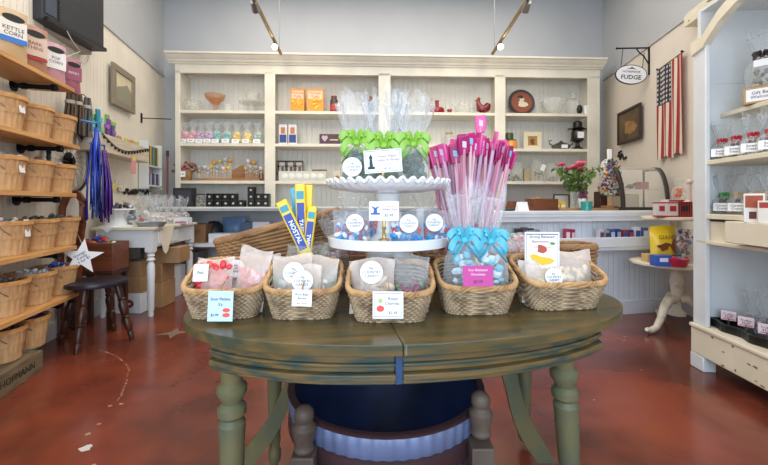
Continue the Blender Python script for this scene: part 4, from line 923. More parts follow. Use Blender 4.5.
# fudge sign
p=RW.at(649.5,z=2.97,off=0); t=thing('sign_bracket','black iron bracket holding the oval sign out from the right wall','bracket',(p.x,p.y,2.80),RW.rz)
B().box(-.012,.012,-.012,0,-.15,.22).obj('wall_bar',M_pipe,t); B().tube([(0,-.006,.17),(0,-.36,.185)],.009,6).ball((0,-.36,.185),.014).obj('arm',M_pipe,t); B().tube([(0,-.01,-.02),(0,-.06,.07),(0,-.12,.13),(0,-.14,.165)],.007,6).obj('scroll_brace',M_pipe,t)
nr=RW.n; q=Vector((p.x,p.y,0))+Vector((nr.x,nr.y,0))*.205
t=thing('oval_sign','white oval sign with dark lettering hanging from the iron bracket','sign',(q.x,q.y,2.66),-.06)
t.rotation_euler=(0,.10,atan2(-nr.y,-nr.x))
def ell(a,b_,n=40): return [(a*cos(2*pi*i/n),b_*sin(2*pi*i/n)) for i in range(n)]
o=B().prism(ell(.178,.118),-.008,.008,UP).obj('rim_board',flat((50,50,58),.5),t); f=B().prism(ell(.168,.108),-.010,.010,UP).obj('sign_face',flat((230,232,236),.5),t)
lettering('FUDGE',.072,M_ink,f,T(0,-.011,-.035)@UP,bold=.001); lettering('HOMEMADE',.036,M_ink,f,T(0,-.011,.032)@UP); B().prism([(-.06,.062),(0,.068),(.06,.062),(.02,.076),(0,.09),(-.02,.076)],0,.001,T(0,-.0112,0)@UP).obj('top_flourish',M_ink,f)
B().tube([(-.12,0,.085),(-.12,0,.30)],.004,5).tube([(.12,0,.085),(.12,0,.27)],.004,5).obj('hanging_wire',M_pipe,t)
# cream wall ledge with chips
a=RW.at(684,z=2.93,off=.12); c=RW.at(760,z=2.93,off=.12); L=(c-a).length
t=thing('wall_ledge','cream painted chipped wooden ledge high on right wall above bookcase','ledge',(a.x,a.y,2.83),RW.rz)
B().prism([(0,0),(0,.10),(.03,.14),(.12,.14),(.12,0)],0,L,Matrix(((0,0,1,0),(1,0,0,0),(0,1,0,0),(0,0,0,1)))).obj('ledge_board',M_cream2,t)
b=B(); rg=random.Random(2)
for i in range(14):
    x=rg.uniform(.05,L*.8); b.prism(blob_poly(rg.uniform(.01,.03),rg.uniform(.004,.010),8,.3,i),0,.001,T(x,-.0005,rg.uniform(.01,.08))@UP)
b.obj('bare_chips',flat((130,100,64),.8),t)
# black letters on wall beside case
t=thing('script_ornament','small black script ornament on the wall above the glass case','ornament',RW.at(622,156,.012),RW.rz); b=B(); b.tube([(-.12,0,0),(-.08,0,.05),(-.05,0,-.04),(0,0,.03),(.05,0,-.05),(.12,0,-.03)],.014,6).tube([(-.1,0,.06),(-.02,0,.07)],.012,6); b.obj('script',M_blk,t)
# ================================================================ tiered stand with claw feet
C=(2.62,3.40); t=thing('claw_foot_stand','cream distressed two-tier round stand with scrolled claw legs','stand',(C[0],C[1],0),0)
M_dis=mat('distressed_cream',(224,214,194),.6,c2=(170,156,136),scale=9,contrast=(.52,.72))
B().lathe([(.001,0),(.07,0),(.07,.03),(.04,.06),(.032,.12),(.045,.2),(.058,.3),(.04,.38),(.055,.44),(.032,.5),(.05,.56)],20,c=(0,0,.12)).lathe([(.03,.56),(.03,.97)],14).obj('column',M_dis,t)
sc=lambda k:(lambda a,z:1+.03*abs(sin(k*a)))
B().lathe([(.001,.565),(.33,.565),(.35,.575),(.35,.592),(.33,.60),(.001,.60)],64,wob=sc(8)).obj('lower_tier',M_cream2,t)
B().lathe([(.001,.968),(.25,.968),(.265,.976),(.265,.992),(.25,1.0),(.001,1.0)],64,wob=sc(7)).obj('upper_tier',M_cream2,t)
for ang in (3.55,1.45,5.65):
    if ang==1.45: ang=1.3
    pts=[(.04,0,.26),(.10,0,.27),(.17,0,.22),(.23,0,.11),(.29,0,.045),(.37,0,.028),(.42,0,.045)]
    if ang>5: pts=[(p[0]*.8,p[1],p[2]) for p in pts]
    B().tube([tuple(R(ang,'Z')@Vector(p)) for p in pts],[.04,.042,.036,.03,.026,.026,.016],10).obj('claw_leg',M_dis,t)
def st(px,d,z): return Vector((ray(px)*d,d,z))
U=1.001; LWt=.601
def redbox(px,d,l,w=.085,col=(222,210,206),pan=(176,40,48)):
    t=carton(l,st(px,d,U),w,.06,.13,flat(col,.5),rz=-.15,panel=flat(pan,.5),pz=.55,ph=.35,pw=.5,cat='candy box'); b=B(); [b.box(-w/2-.001,w/2+.001,-.0305,.0305,z,z+.012) for z in (.0,.115)]; b.obj('red_edge',flat((176,40,48),.5),t)
    return t
redbox(660,3.28,'left white candy box with red edges on the upper tier'); redbox(671,3.26,'middle white candy box with red badge on the upper tier',.10)
t=redbox(683,3.24,'right red and black striped candy box on the upper tier',.10,(170,50,56),(60,30,36))
b=B(); [b.box(-.052+i*.02,-.045+i*.02,-.0315,-.0305,.0,.13) for i in range(6)]; b.obj('stripes',flat((40,30,34),.5),t)
carton('flat white box lying behind the red edged boxes on upper tier',st(676,3.40,U),.22,.08,.15,flat((226,214,206),.5),cat='box',panel=flat((180,50,56),.5),pz=.9,ph=.15)
p=st(679,3.40,U+.152); cello('orange candy bag with red top above the red boxes',p,.12,.07,.12,.06,[(230,110,50),(240,150,60),(220,70,50)],seed=60,cat='candy bag',n=30)
t=thing('white_figurine','thin white and red decorated cane figure at the stand edge','figurine',st(689.5,3.27,U),0); B().tube([(0,0,0),(0,0,.28)],.014,8).ball((0,0,.3),.025).ball((-.02,0,.12),.03,(1,1,.8)).obj('figure_body',flat((226,206,200),.5),t)
t=pouch('large yellow candy bag with brown print on the lower tier',st(664,3.30,LWt),.24,.32,.10,None,opaque=flat((236,200,40),.3),tilt=-.06,cat='candy bag',name='candy_sack',
  lab=lambda t:(B().prism(blob_poly(.05,.035,14,.3,2),0,.002,T(-.03,-.054,.14)@UP).prism(blob_poly(.03,.05,14,.2,5),0,.002,T(.06,-.052,.15)@UP).obj('brown_print',flat((110,60,30),.5),t),lettering('GIANT',.05,flat((110,40,40),.5),t,T(0,-.056,.22)@UP),B().box(-.08,.08,-.056,-.05,.03,.07).obj('dark_band',flat((70,40,40),.5),t)))
t=carton('blue and white candy box low on the lower tier',st(661,3.14,LWt),.13,.08,.09,flat((50,90,180),.4),rz=-.1,panel=flat((226,230,240),.5),pz=.6,ph=.35,pw=.5,cat='candy box')
t=thing('red_dish','red oval dish on the right of the lower tier','dish',st(677,3.12,LWt),0); B().lathe([(.07,0),(.10,.06),(.094,.06),(.066,.008),(.001,.008)],24,sx=1.0,sy=.7,caps=False).obj('dish_shell',flat((200,36,70),.3),t)
b=B(); lumps(b,18,.06,.04,.03,.07,.018,0,2); b.obj('sweets',[flat((190,40,60),.4),flat((80,90,160),.4)],t)
pouch('clear bag of mixed red and blue candy on lower tier',st(684,3.26,LWt),.17,.30,.09,[(60,90,160),(180,60,70),(220,200,190),(70,60,70)],n=50,seed=8,fill=1.0,cat='candy bag')
carton('small tan box at the left edge of the lower tier',st(651,3.36,LWt),.12,.08,.07,flat((206,176,120),.5),cat='box')
# ================================================================ right bookcase
BR=RB.rz
t=bc=thing('open_bookcase','tall white chipped open bookcase with arched top along the right side','bookcase',(2.13,2.62,0),BR)
BLn=1.75
b=B().box(0,.03,0.03,.54,.075,2.42); b.obj('end_panel',M_white,t); B().box(BLn-.03,BLn,.0,.54,0,2.42).obj('end_panel',M_white,t)
B().box(0,BLn,.54,.56,.075,2.42).obj('back_panel',M_white,t)
B().box(0,.115,0,.03,.30,2.2).obj('front_post',M_white,t,bevel=.005)
B().box(-.01,.11,-.012,.07,0,.10).box(.0,.10,.0,.06,.10,.12).obj('foot',M_white,t,bevel=.006)
M_chip=mat('chipped_ivory_paint',(232,224,202),.45,c2=(222,212,188),scale=4)
B().box(-.004,BLn,-.012,.03,.10,.275).box(-.008,BLn,-.022,.54,.275,.30).obj('base_board',M_chip,t,bevel=.006)
b=B(); rg=random.Random(6)
for i in range(16): b.prism(blob_poly(rg.uniform(.005,.018),rg.uniform(.003,.008),8,.3,i),0,.001,T(rg.uniform(.12,.9),-.0125,rg.choice([.115,.125,.2,.26]))@UP)
b.obj('bare_chips',flat((120,92,60),.8),t)
B().box(.03,BLn-.03,.15,.54,1.695,1.725).obj('shelf',M_chip,t,bevel=.004)
B().box(.03,BLn-.03,.005,.54,1.37,1.40).obj('shelf',M_chip,t,bevel=.004)
B().box(.03,BLn-.03,.005,.54,1.015,1.047).obj('shelf',M_chip,t,bevel=.004)
B().box(.03,BLn-.03,.03,.05,.87,1.0).box(.03,BLn-.03,.0,.54,.85,.872).obj('apron',M_chip,t,bevel=.003)
d=B().box(.36,1.1,-.07,.03,.885,1.012).obj('drawer',M_chip,t,bevel=.005); B().ball((.73,-.085,.95),.018).obj('drawer_knob',M_steel,d)
pts=[(0,2.13),(.10,2.15),(.16,2.20),(.24,2.26),(.36,2.31),(.6,2.35),(.875,2.36)]
lo=pts+[(BLn-x,z) for x,z in pts[-2::-1]]
up=[(x,z+.075 if x>.02 else z+.09) for x,z in lo]
b=B(); poly=lo+up[::-1]
for i in range(len(lo)-1): b.prism([lo[i],lo[i+1],up[i+1],up[i]],-.03,.015,UP)
b.obj('arched_header',M_chip,t)
B().box(.0,BLn,.03,.54,2.42,2.44).obj('top_board',M_white,t)
B().box(.031,.034,.04,.53,1.93,1.945).obj('panel_seam',M_white,t)
def onb(px,off,z): return RB.at(px,off=-off,z=z)
bz=BR
def cardl(txt,z,y,w=.095,h=.052,m=M_card,sz=None,yaw=.0): return lambda t: card_label(t,(0,y,z),w,h,txt,m,size=sz or .02,tilt=-.12,yaw=yaw)
M_rr=flat((176,24,40),.4); M_gr=flat((60,140,60),.4); M_tn=flat((190,160,120),.4)
YAW=.75     # bags on the bookcase are turned a little towards the doorway of the shop
for k,(px,l) in enumerate(((723,'red-ribboned bag of dark sweets, farthest on the upper bookcase shelf'),(737,'red-ribboned bag of dark sweets, second on the upper bookcase shelf'),(754,'red-ribboned bag of dark sweets, third on the upper bookcase shelf'),(772,'red-ribboned bag of dark sweets, nearest on the upper bookcase shelf'))):
    cello(l,onb(px,.11,1.402),.13,.10,.12,.13,[(60,40,34),(90,70,60),(200,196,190)],M_rr,bw=.27,lab=cardl('Sweet\nTreats',.045,-.07),rz=bz+YAW,seed=70+k,group='red-ribboned bags on the bookcase',n=18,fm=M_filmN)
for k,(px,r,l) in enumerate(((725,M_gr,'green-ribboned bag of dark sweets on the lower bookcase shelf'),(740,M_tn,'tan-ribboned bag left of the red-brown box on lower bookcase shelf'),(756,M_tn,'tan-ribboned bag behind the red-brown box on lower bookcase shelf'),(772,M_tn,'tan-ribboned bag at the photo edge of the lower bookcase shelf'))):
    cello(l,onb(px,.15,1.049),.13,.10,.12,.15,[(60,40,34),(110,96,80),(150,130,100)],r,bw=.27,lab=cardl('Caramel\nCrunch',.045,-.07) if k<2 else None,rz=bz+YAW,seed=80+k,group='ribboned bags on the lower bookcase shelf',n=18,fm=M_filmN)
t=carton('red-brown and white sweet box standing on the bookcase drawer edge',RB.at(755,off=.025,z=1.0125),.085,.06,.16,flat((236,234,230),.5),rz=bz+.75,panel=flat((170,84,58),.5),pz=.72,ph=.42,cat='sweet box'); B().box(-.02,.01,-.0315,-.0305,.02,.06).obj('brown_print',flat((100,50,40),.5),t)
t=carton('cream white sweet box at photo edge on the bookcase drawer',RB.at(769,off=.025,z=1.0125),.08,.06,.12,flat((226,220,210),.5),rz=bz+.75,panel=flat((170,60,50),.5),pz=.8,ph=.25,cat='sweet box')
# bottom tray of bags
a=onb(712,.10,.302)
t=thing('scalloped_tray','black scalloped tray holding clear bags at the bookcase bottom','tray',(2.13,2.62,.302),BR)
b=B(); n=40; x0,x1,y0,y1=.05,1.2,.05,.40
def sw(i): return .014*sin(i*.9)
fr=[(x0+(x1-x0)*i/n, y0+sw(i)) for i in range(n+1)]
for i in range(n): b.prism([fr[i],fr[i+1],(fr[i+1][0],fr[i+1][1]+.012),(fr[i][0],fr[i][1]+.012)],0,.05)
b.box(x0,x0+.012,y0+.01,y1,0,.05).box(x1-.012,x1,y0+.01,y1,0,.05).box(x0,x1,y1-.012,y1,0,.06).box(x0,x1,y0+.02,y1,0,.006)
b.obj('tray_shell',M_blk,t)
def bl(x,y,z=.0): v=Matrix.Rotation(BR,4,'Z')@Vector((x,y,0)); return Vector((2.13+v.x,2.62+v.y,.302+.007+z))
for k,(x,y) in enumerate(((.17,.25),(.29,.22),(.42,.24),(.55,.20),(.70,.22),(.35,.33),(.52,.33))):
    cello('clear bag of grey sweets in the black tray, %s'%('farthest from the camera','second in the front line','third in the front line','fourth in the front line','nearest to the camera','back line far bag','back line near bag')[k],bl(x,y),.11,.09,.12,.14,[(70,64,70),(120,110,116),(160,150,156)],rz=bz+.8,seed=90+k,group='clear bags in the black tray',n=14,fm=M_filmN)
for k,(x,y) in enumerate(((.13,.13),(.26,.13),(.40,.13),(.54,.13))):
    t=thing('price_sign','small white pink-bordered price sign in the black tray, %s'%('farthest','second','third','nearest of four')[k],'price sign',bl(x,y,.001),bz+.75,'price signs in the black tray')
    o=card_label(t,(0,0,.075),.075,.06,'Truffles\n$3.99',flat((238,214,220),.6),size=.017); B().box(-.03,.03,-.0012,-.001,.05,.055).obj('pink_border',flat((200,60,90),.6),t); B().tube([(0,.004,0),(0,.004,.06)],.006,6).lathe([(.02,0),(.02,.006)],12).obj('holder',M_steel,t)
# upper shelf
p=onb(763,.24,1.727); cello('clear bag with dark bow on the top bookcase shelf',p+Vector((0,0,.10)),.16,.12,.20,.15,[(150,146,130),(190,186,170)],flat((50,30,30),.4),rz=bz+.75,seed=101,n=20,fm=M_filmN,lab=lambda t:card_label(t,(0,-.06,.15),.07,.045,None,tilt=-.2))
carton('tan box with white printed card on the top bookcase shelf',onb(764,.22,1.727),.17,.13,.098,flat((190,150,100),.6),rz=bz+.75,panel=M_card,pz=.5,ph=.75,text='Gift Bags\nWelcome',size=.026,cat='box')

# ================================================================ front table
TC=Vector((.108,1.405,0)); TR=.159; TA,TB_=.777,.43; TZ=.76
M_tab=mat('olive_distressed_paint',(108,86,46),.28,c2=(58,68,52),scale=3.5,stretch=(1.2,9,9),contrast=(.38,.66),bump=.06)
M_leg=mat('worn_green_paint',(116,110,76),.4,c2=(76,92,80),scale=9,stretch=(1,1,.5),contrast=(.35,.7),bump=.05)
M_apr=mat('banded_olive_paint',(116,94,54),.33,c2=(54,72,66),scale=3.2,stretch=(1.3,10,14),contrast=(.36,.62),bump=.08)
def ely(x,s,inset=0): 
    bb=TB_ if s<0 else .56
    return s*max(0,(bb*(max(0,1-(abs(x)/TA)**2.1))**(1/2.1))-inset)
t=tab=thing('display_table','oval green and olive distressed wooden table on turned legs in the foreground','table',TC,TR)
for (u0,u1) in ((-TA,-.129),(-.127,TA)):
    xs=[u0+(u1-u0)*(.5-.5*cos(pi*i/30)) for i in range(31)]
    for (ins,z0,z1) in ((0,TZ-.03,TZ),):
        poly=[(x,ely(x,-1)) for x in xs]+[(x,ely(x,1)) for x in xs[::-1] if ely(x,1)>ely(x,-1)+.002]
        B().prism(poly,z0,z1).obj('tabletop_leaf',M_tab,t,bevel=.01,segs=3)
for (u0,u1) in ((-.66,-.137),(-.117,.585)):
    xs=[u0+(u1-u0)*i/24 for i in range(25)]; b=B()
    for (ins,z0,z1) in ((.055,.708,.73),(.062,.688,.708),(.052,.680,.690),(.066,.662,.680),(.048,.644,.662),(.056,.632,.644)):
        b.prism([(x,ely(x,-1,ins)) for x in xs]+[(x,ely(x,1,ins+.1)) for x in xs[::-1]],z0,z1)
    b.obj('apron',M_apr,t,bevel=.003)
yy=ely(-.127,-1,.06); B().box(-.1365,-.1175,yy-.002,yy+.03,.632,.73).obj('leaf_joint_strip',mat('blue_paint',(40,72,110),.5),t)
lp=[(.022,0),(.034,.02),(.036,.05),(.026,.07),(.032,.09),(.036,.22),(.04,.36),(.042,.40),(.030,.415),(.044,.43),(.044,.45),(.030,.465),(.036,.48),(.046,.50),(.046,.515),(.032,.53),(.036,.56),(.042,.58),(.042,.615)]
for (x,y,tx,ty,sc_) in ((-.613,-.109,.0,-.0,1),(.479,-.183,-.09,.04,1),(.585,.255,.0,0,.85),(-.53,.28,0,0,.75)):
    M=T(x,y,.64)@R(tx,'Y')@R(ty,'X')@Matrix.Diagonal((sc_,sc_,1,1))@T(0,0,-.613)
    B().lathe(lp,20,M=M).obj('turned_leg',M_leg,t)
Ti=(T(*TC)@R(TR,'Z')).inverted()
for (x0,z0,x1,z1,dd,s) in ((-.19,.64,-.60,.03,1.55,-1),(.40,.66,.69,.02,1.62,1)):
    pts=[]; 
    for i in range(17):
        q=i/16; w=.036+.006*sin(q*9)
        cx=x0+(x1-x0)*q+s*.022*sin(q*2*pi*1.0); cz=z0+(z1-z0)*q
        pts.append((cx,cz,w))
    b=B(); M=Ti@T(0,dd,0)@UP
    for i in range(16):
        a,c=pts[i],pts[i+1]; b.prism([(a[0]-a[2],a[1]),(c[0]-c[2],c[1]),(c[0]+c[2],c[1]),(a[0]+a[2],a[1])],-.014,.014,M)
    bmesh.ops.remove_doubles(b.bm,verts=b.bm.verts,dist=.0003)
    b.obj('curved_brace',M_leg,t)
# tub on posts under the table
TX,TY=.007,1.35
t=thing('round_tub','round dark metal tub with pale blue fluted band in a turned post frame','tub',(TX,TY,0),0)
M_tin=mat('dark_navy_enamel',(46,62,108),.4,c2=(26,34,58),scale=4)
M_flu=mat('pale_blue_tin',(100,114,150),.4,.1,var=.15,scale=6)
B().lathe([(.24,.10),(.30,.30),(.318,.49),(.312,.492),(.29,.30),(.22,.115),(.001,.115)],48,caps=False).obj('tub_body',M_tin,t)
fl=lambda a,z:1+.006*sin(56*a)
B().lathe([(.328,.425),(.332,.43),(.337,.485),(.332,.49)],312,caps=False,wob=fl).obj('fluted_band',M_flu,t,sharp=0)
B().lathe([(.318,.487),(.338,.489),(.340,.495),(.332,.499),(.316,.496)],48,caps=False).obj('rolled_rim',mat('brown_rim',(58,38,42),.45),t)
B().lathe([(.31,.36),(.33,.365),(.338,.38),(.336,.42),(.326,.426)],48,caps=False).obj('lower_ring',MATS['brown_rim'],t)
M_post=mat('weathered_brown_wood',(92,80,70),.6,c2=(66,54,46),scale=10,stretch=(1,1,.3))
pp=[(.022,.43),(.030,.44),(.024,.455),(.032,.48),(.034,.50),(.022,.515),(.028,.525),(.026,.545),(.016,.556),(.001,.56)]
for k,a in enumerate((radians(232),radians(317),radians(52),radians(137))):
    x,y=.372*cos(a),.372*sin(a); dz=.02 if k==1 else 0
    B().box(x-.032,x+.032,y-.032,y+.032,0,.43).lathe([(r,z+dz) for r,z in pp],16,c=(x,y,-.002)).obj('turned_post',M_post,t,bevel=.004)
B().box(-.30,.30,-.02,.02,.06,.10,R(radians(50),'Z')).box(-.30,.30,-.02,.02,.06,.0999,R(radians(137),'Z')).obj('cross_stretcher',M_post,t)

# ---------------------------------------------------------------- goods on the front table
def tb(px,d,z=TZ+.001): return Vector((ray(px)*d,d,z))
def W2(px,py,d): return Vector((ray(px)*d,d,zat(py,d)))
bk=[(229,1.24,.25,.17,.145,.06,'front wicker basket of red pink candy, farthest left on the table'),(305,1.235,.235,.17,.14,.03,'second front wicker basket of white and teal pouches'),(390,1.205,.265,.17,.145,.0,'middle front wicker basket below the cake stands'),(474,1.285,.255,.17,.145,.05,'front wicker basket holding the blue ribboned bags'),(557,1.345,.30,.18,.145,.16,'front wicker basket of banana candy, farthest right on the table')]
for (px,d,w,dp,h,rz,l) in bk: wicker(l,tb(px,d),w,dp,.125,rz,rows=13,flare=.76,dip=.30,group='front wicker baskets on the table')
wicker('large brown sloping wicker basket behind the yellow candy jar',tb(280,1.68),.50,.25,.26,.1,rows=17,m=M_wick2,slope=.25,flare=.82)
SC=tb(388,1.42)
t=thing('cake_stand','lower white porcelain cake stand with a wide plain rim','cake stand',SC,0)
B().lathe([(.001,0),(.118,0),(.12,.012),(.105,.05),(.092,.11),(.080,.17),(.085,.195),(.001,.195)],40).obj('pedestal',M_porc,t)
B().lathe([(.001,.195),(.10,.195),(.205,.20),(.220,.205),(.224,.235),(.218,.238),(.212,.222),(.001,.218)],64).obj('plate',M_porc,t)
t=thing('cake_stand','upper white cake stand with a ruffled rim stacked on the lower one','cake stand',SC+Vector((0,0,.219)),0)
B().lathe([(.001,0),(.07,0),(.07,.01),(.045,.03),(.036,.12),(.05,.175),(.001,.175)],32).obj('pedestal',M_porc,t)
B().lathe([(.001,.175),(.12,.178),(.205,.192),(.222,.208),(.226,.216),(.20,.204),(.001,.192)],120,wob=lambda a,z:1+.02*sin(34*a)*(z>.19)).tube([((.224+.003*sin(40*2*pi*i/320))*cos(2*pi*i/320),(.224+.003*sin(40*2*pi*i/320))*sin(2*pi*i/320),.214+.0075*sin(40*2*pi*i/320)) for i in range(320)],.006,6,True).obj('ruffled_plate',M_porc,t,sharp=0)
PZ1=TZ+.22+.001; PZ2=TZ+.001+.219+.197
M_lime=flat((140,190,70),.4); M_turq=flat((84,184,208),.4)
LBL='My\nCOUNTRY\nCANDY'
gcols=[(40,70,50),(50,96,76),(70,110,60),(30,50,40)]
def dl(x,y,z,r,yaw=0): return lambda t: disc_label(t,(x,y,z),r,LBL,size=r*.34,yaw=yaw)
cello('left lime-ribboned bag of green mints with a round label on upper stand',tb(357,1.40,PZ2),.125,.10,.16,.17,gcols,M_lime,bw=.62,lab=dl(-.012,-.062,.07,.034),seed=21,group='lime-ribboned bags on the upper stand',n=70,lump=.015,flare=1.25)
cello('middle lime-ribboned bag of green mints behind the upper sign',tb(384,1.40,PZ2),.13,.11,.15,.185,gcols,M_lime,bw=.62,seed=22,group='lime-ribboned bags on the upper stand',n=70,lump=.015,flare=1.25)
cello('right lime-ribboned bag of green mints on the upper stand',tb(413,1.40,PZ2),.12,.11,.155,.165,gcols,M_lime,bw=.62,seed=23,group='lime-ribboned bags on the upper stand',n=70,lump=.015,flare=1.25)
cello('rear lime-ribboned bag peeking between the others on upper stand',tb(398,1.52,PZ2),.12,.10,.16,.20,gcols,M_lime,bw=.62,seed=24,group='lime-ribboned bags on the upper stand',n=24,lump=.013)
def signstand(l,px,d,z0,w,h,zc,txt,roll=0,extra=None,ink=None,size=None,m=M_card,border=None,yaw=0):
    t=thing('sign_holder',l,'sign',tb(px,d,z0),yaw); zc-=z0
    o=card_label(t,(0,0,zc),w,h,None,m,roll=roll); M=T(0,0,zc)@R(roll,'Y')
    if border:
        b=B(); 
        for (x0,x1,y0,y1) in ((-w*.46,w*.46,h*.44,h*.46),(-w*.46,w*.46,-h*.46,-h*.44),(-w*.46,-w*.45,-h*.46,h*.46),(w*.45,w*.46,-h*.46,h*.46)): b.box(x0,x1,-.0014,-.0008,y0,y1,M)
        b.obj('border_line',border,o)
    for (s,sz,x,z,ik) in txt: lettering(s,sz,ik,o,M@T(x,-.0016,z)@UP)
    if extra: extra(o,M)
    top=zc-h*.45
    B().lathe([(.018,0),(.018,.004),(.006,.008),(.005,top*.5),(.009,top*.6),(.005,top*.7),(.006,top+.012),(.001,top+.013)],14,c=(0,.006,0)).obj('holder',M_gold,t)
    return t
I_pur=flat((110,50,130),.6); I_nav=flat((40,50,90),.6); I_red=flat((190,60,70),.6); I_blu=flat((50,100,180),.6); I_drk=flat((30,60,60),.6)
def lamp_print(o,M): 
    b=B(); b.prism([(-.012,-.025),(.012,-.025),(.012,-.018),(.006,-.016),(.004,.010),(.007,.012),(.0,.025),(-.007,.012),(-.004,.010),(-.006,-.016),(-.012,-.018)],0,.0006,M@T(-.04,-.0014,0)@UP); b.obj('tower_print',I_drk,o)
signstand('white sign with a dark green tower print before the upper bags',383,1.262,PZ2-.008,.125,.076,zat(161,1.262),[('Green Maple',.012,.014,.016,I_pur),('Candies & Wedge',.011,.014,.003,I_pur),('4.5 oz',.009,.014,-.012,I_nav),('$5.49',.011,.014,-.026,I_nav)],roll=-.07,extra=lamp_print,border=I_nav)
def whale(o,M):
    B().prism([(-.006,-.012),(.006,-.012),(.005,0),(.014,.010),(.004,.007),(0,.004),(-.004,.007),(-.014,.010),(-.005,0)],0,.0006,M@T(-.028,-.0014,.006)@UP).box(-.043,-.013,-.0012,-.0009,-.012,-.006,M).obj('tail_print',I_blu,o)
signstand('white sign with a blue tail print before the lower stand pouches',384,1.232,PZ1+.017,.096,.062,zat(211,1.232),[('Assorted',.008,.02,.016,I_red),('Whale Tails',.010,.018,.005,I_pur),('$3.49',.013,.016,-.014,I_drk)],extra=whale)
bc_=[(30,120,190),(50,150,210),(190,60,70),(230,232,238)]
for k,(px,d,l,rz) in enumerate(((352,1.33,'left blue and red gummy pouch with round label on lower stand',.25),(374,1.42,'blue gummy pouch hidden behind the lower sign',.0),(407,1.30,'middle blue gummy pouch with round label on lower stand',-.05),(434,1.36,'right blue gummy pouch with round label on lower stand',-.3))):
    pouch(l,tb(px,d,PZ1+.018 if d<1.3 else PZ1),.135 if k!=2 else .12,.115,.05,bc_,rz=rz,group='blue gummy pouches on the lower stand',lab=dl(.006,-.032,.068,.031) if k!=1 else None,n=34,seed=40+k,fill=.55,lump=.010,tilt=-.08)
# pouches in the front baskets
BZ=TZ+.012
def inb(px,d,z=BZ): return tb(px,d,z)
pk=[(226,70,70),(236,110,110),(214,60,90)]
M_paleP=film('milky_pouch',(244,230,220),.38,.2,.45)
pouch('red gummy pouch at the left front of the far left basket',inb(212,1.225),.12,.17,.05,[(220,50,60),(236,100,90)],tilt=-.25,rz=.1,n=40,seed=50,fill=.9,lump=.012,group='pouches in the far left basket',fm=M_paleP,lab=lambda t:card_label(t,(-.035,-.03,.12),.05,.055,'Fish',size=.014,yaw=-.2))
pouch('pink gummy pouch with peaked top at right of the far left basket',inb(246,1.25),.12,.20,.05,[(236,130,140),(220,80,100),(246,190,190)],tilt=-.15,rz=-.25,roll=.12,n=34,seed=51,fill=.6,lump=.011,group='pouches in the far left basket',fm=M_paleP)
pouch('cream pouch with a pale label at the back of far left basket',inb(236,1.30),.15,.16,.05,[(240,220,200),(236,200,190)],tilt=-.25,n=26,seed=52,group='pouches in the far left basket',fm=M_paleP,lab=dl(0,-.03,.12,.03))
pouch('white teal pouch with round label leaning in the second basket',inb(291,1.225),.13,.18,.05,[(120,190,180),(236,230,220),(90,160,150)],tilt=-.2,rz=.1,n=26,seed=53,group='pouches in the second basket',fm=M_paleP,lab=dl(.01,-.034,.12,.034))
pouch('pale pouch with round label at the front of second basket',inb(303,1.195),.11,.15,.04,[(240,234,226),(220,226,226)],tilt=-.22,n=24,seed=54,group='pouches in the second basket',fm=M_paleP,lab=dl(0,-.03,.10,.033))
pouch('white pouch with a green edge at the right of second basket',inb(320,1.25),.11,.17,.05,[(240,238,230),(120,180,140)],tilt=-.2,rz=-.3,n=24,seed=55,group='pouches in the second basket',fm=M_paleP)
pouch('cream pouch with white half-round label in the middle basket',inb(373,1.20),.15,.17,.05,[(236,214,190),(226,190,160)],tilt=-.25,rz=.1,n=28,seed=56,group='pouches in the middle basket',fm=M_paleP,lab=dl(-.005,-.034,.125,.036))
pouch('clear pouch of green and magenta sweets in the middle basket',inb(410,1.225),.12,.18,.05,[(110,150,100),(170,50,110),(150,60,100)],tilt=-.15,rz=-.3,n=34,seed=57,fill=.5,group='pouches in the middle basket')
pouch('yellow banana candy pouch at left of far right basket',inb(534,1.335),.09,.15,.05,[(240,210,70),(246,226,120)],tilt=-.2,rz=.2,n=26,seed=58,group='pouches in the far right basket',fm=M_paleP)
pouch('cream banana candy pouch with label in front of the banana sign',inb(547,1.305),.13,.13,.05,[(244,230,180),(240,216,140)],tilt=-.25,n=26,seed=59,group='pouches in the far right basket',fm=M_paleP,lab=dl(.02,-.032,.09,.03))
pouch('large cream candy pouch at right of far right basket',inb(580,1.36),.15,.18,.06,[(244,232,206),(238,220,180)],tilt=-.3,rz=.1,n=26,seed=61,group='pouches in the far right basket',fm=M_paleP)
# blue ribboned bags
tc=[(110,200,226),(160,220,236),(226,240,246)]
cello('left turquoise-ribboned bag of blue candy in the fourth basket',inb(463,1.275),.125,.10,.225,.17,tc,M_turq,bw=.58,seed=62,group='turquoise-ribboned bags',n=44,lump=.014)
cello('right turquoise-ribboned bag of blue candy in the fourth basket',inb(489,1.285),.125,.10,.22,.165,tc,M_turq,bw=.58,seed=63,group='turquoise-ribboned bags',n=44,lump=.014)
I_wht=flat((244,236,244),.6)
def banana(o,M):
    b=B(); b.prism([(-.045,.01),(-.03,-.012),(.0,-.024),(.03,-.02),(.045,-.008),(.03,.002),(0,.006),(-.03,.016)],0,.0008,M@T(0,-.0014,-.016)@UP).obj('banana_print',flat((240,196,50),.6),o)
    b=B(); b.prism([(-.025,-.03),(-.005,-.038),(.02,-.043),(.048,-.032),(.03,-.048),(0,-.052),(-.02,-.042)],0,.0009,M@T(0,-.0014,-.012)@UP).obj('second_banana_print',flat((222,170,40),.6),o)
    b=B(); b.prism(blob_poly(.016,.018,14,.25,3),0,.0008,M@T(-.002,-.0014,.018)@UP).box(-.03,.03,-.0018,-.001,.024,.026,M).obj('red_print',flat((186,86,60),.6),o)
    B().prism(blob_poly(.009,.006,10,.2,3),0,.0008,M@T(.036,-.0014,.038)@UP).obj('leaf_print',flat((90,150,90),.6),o)
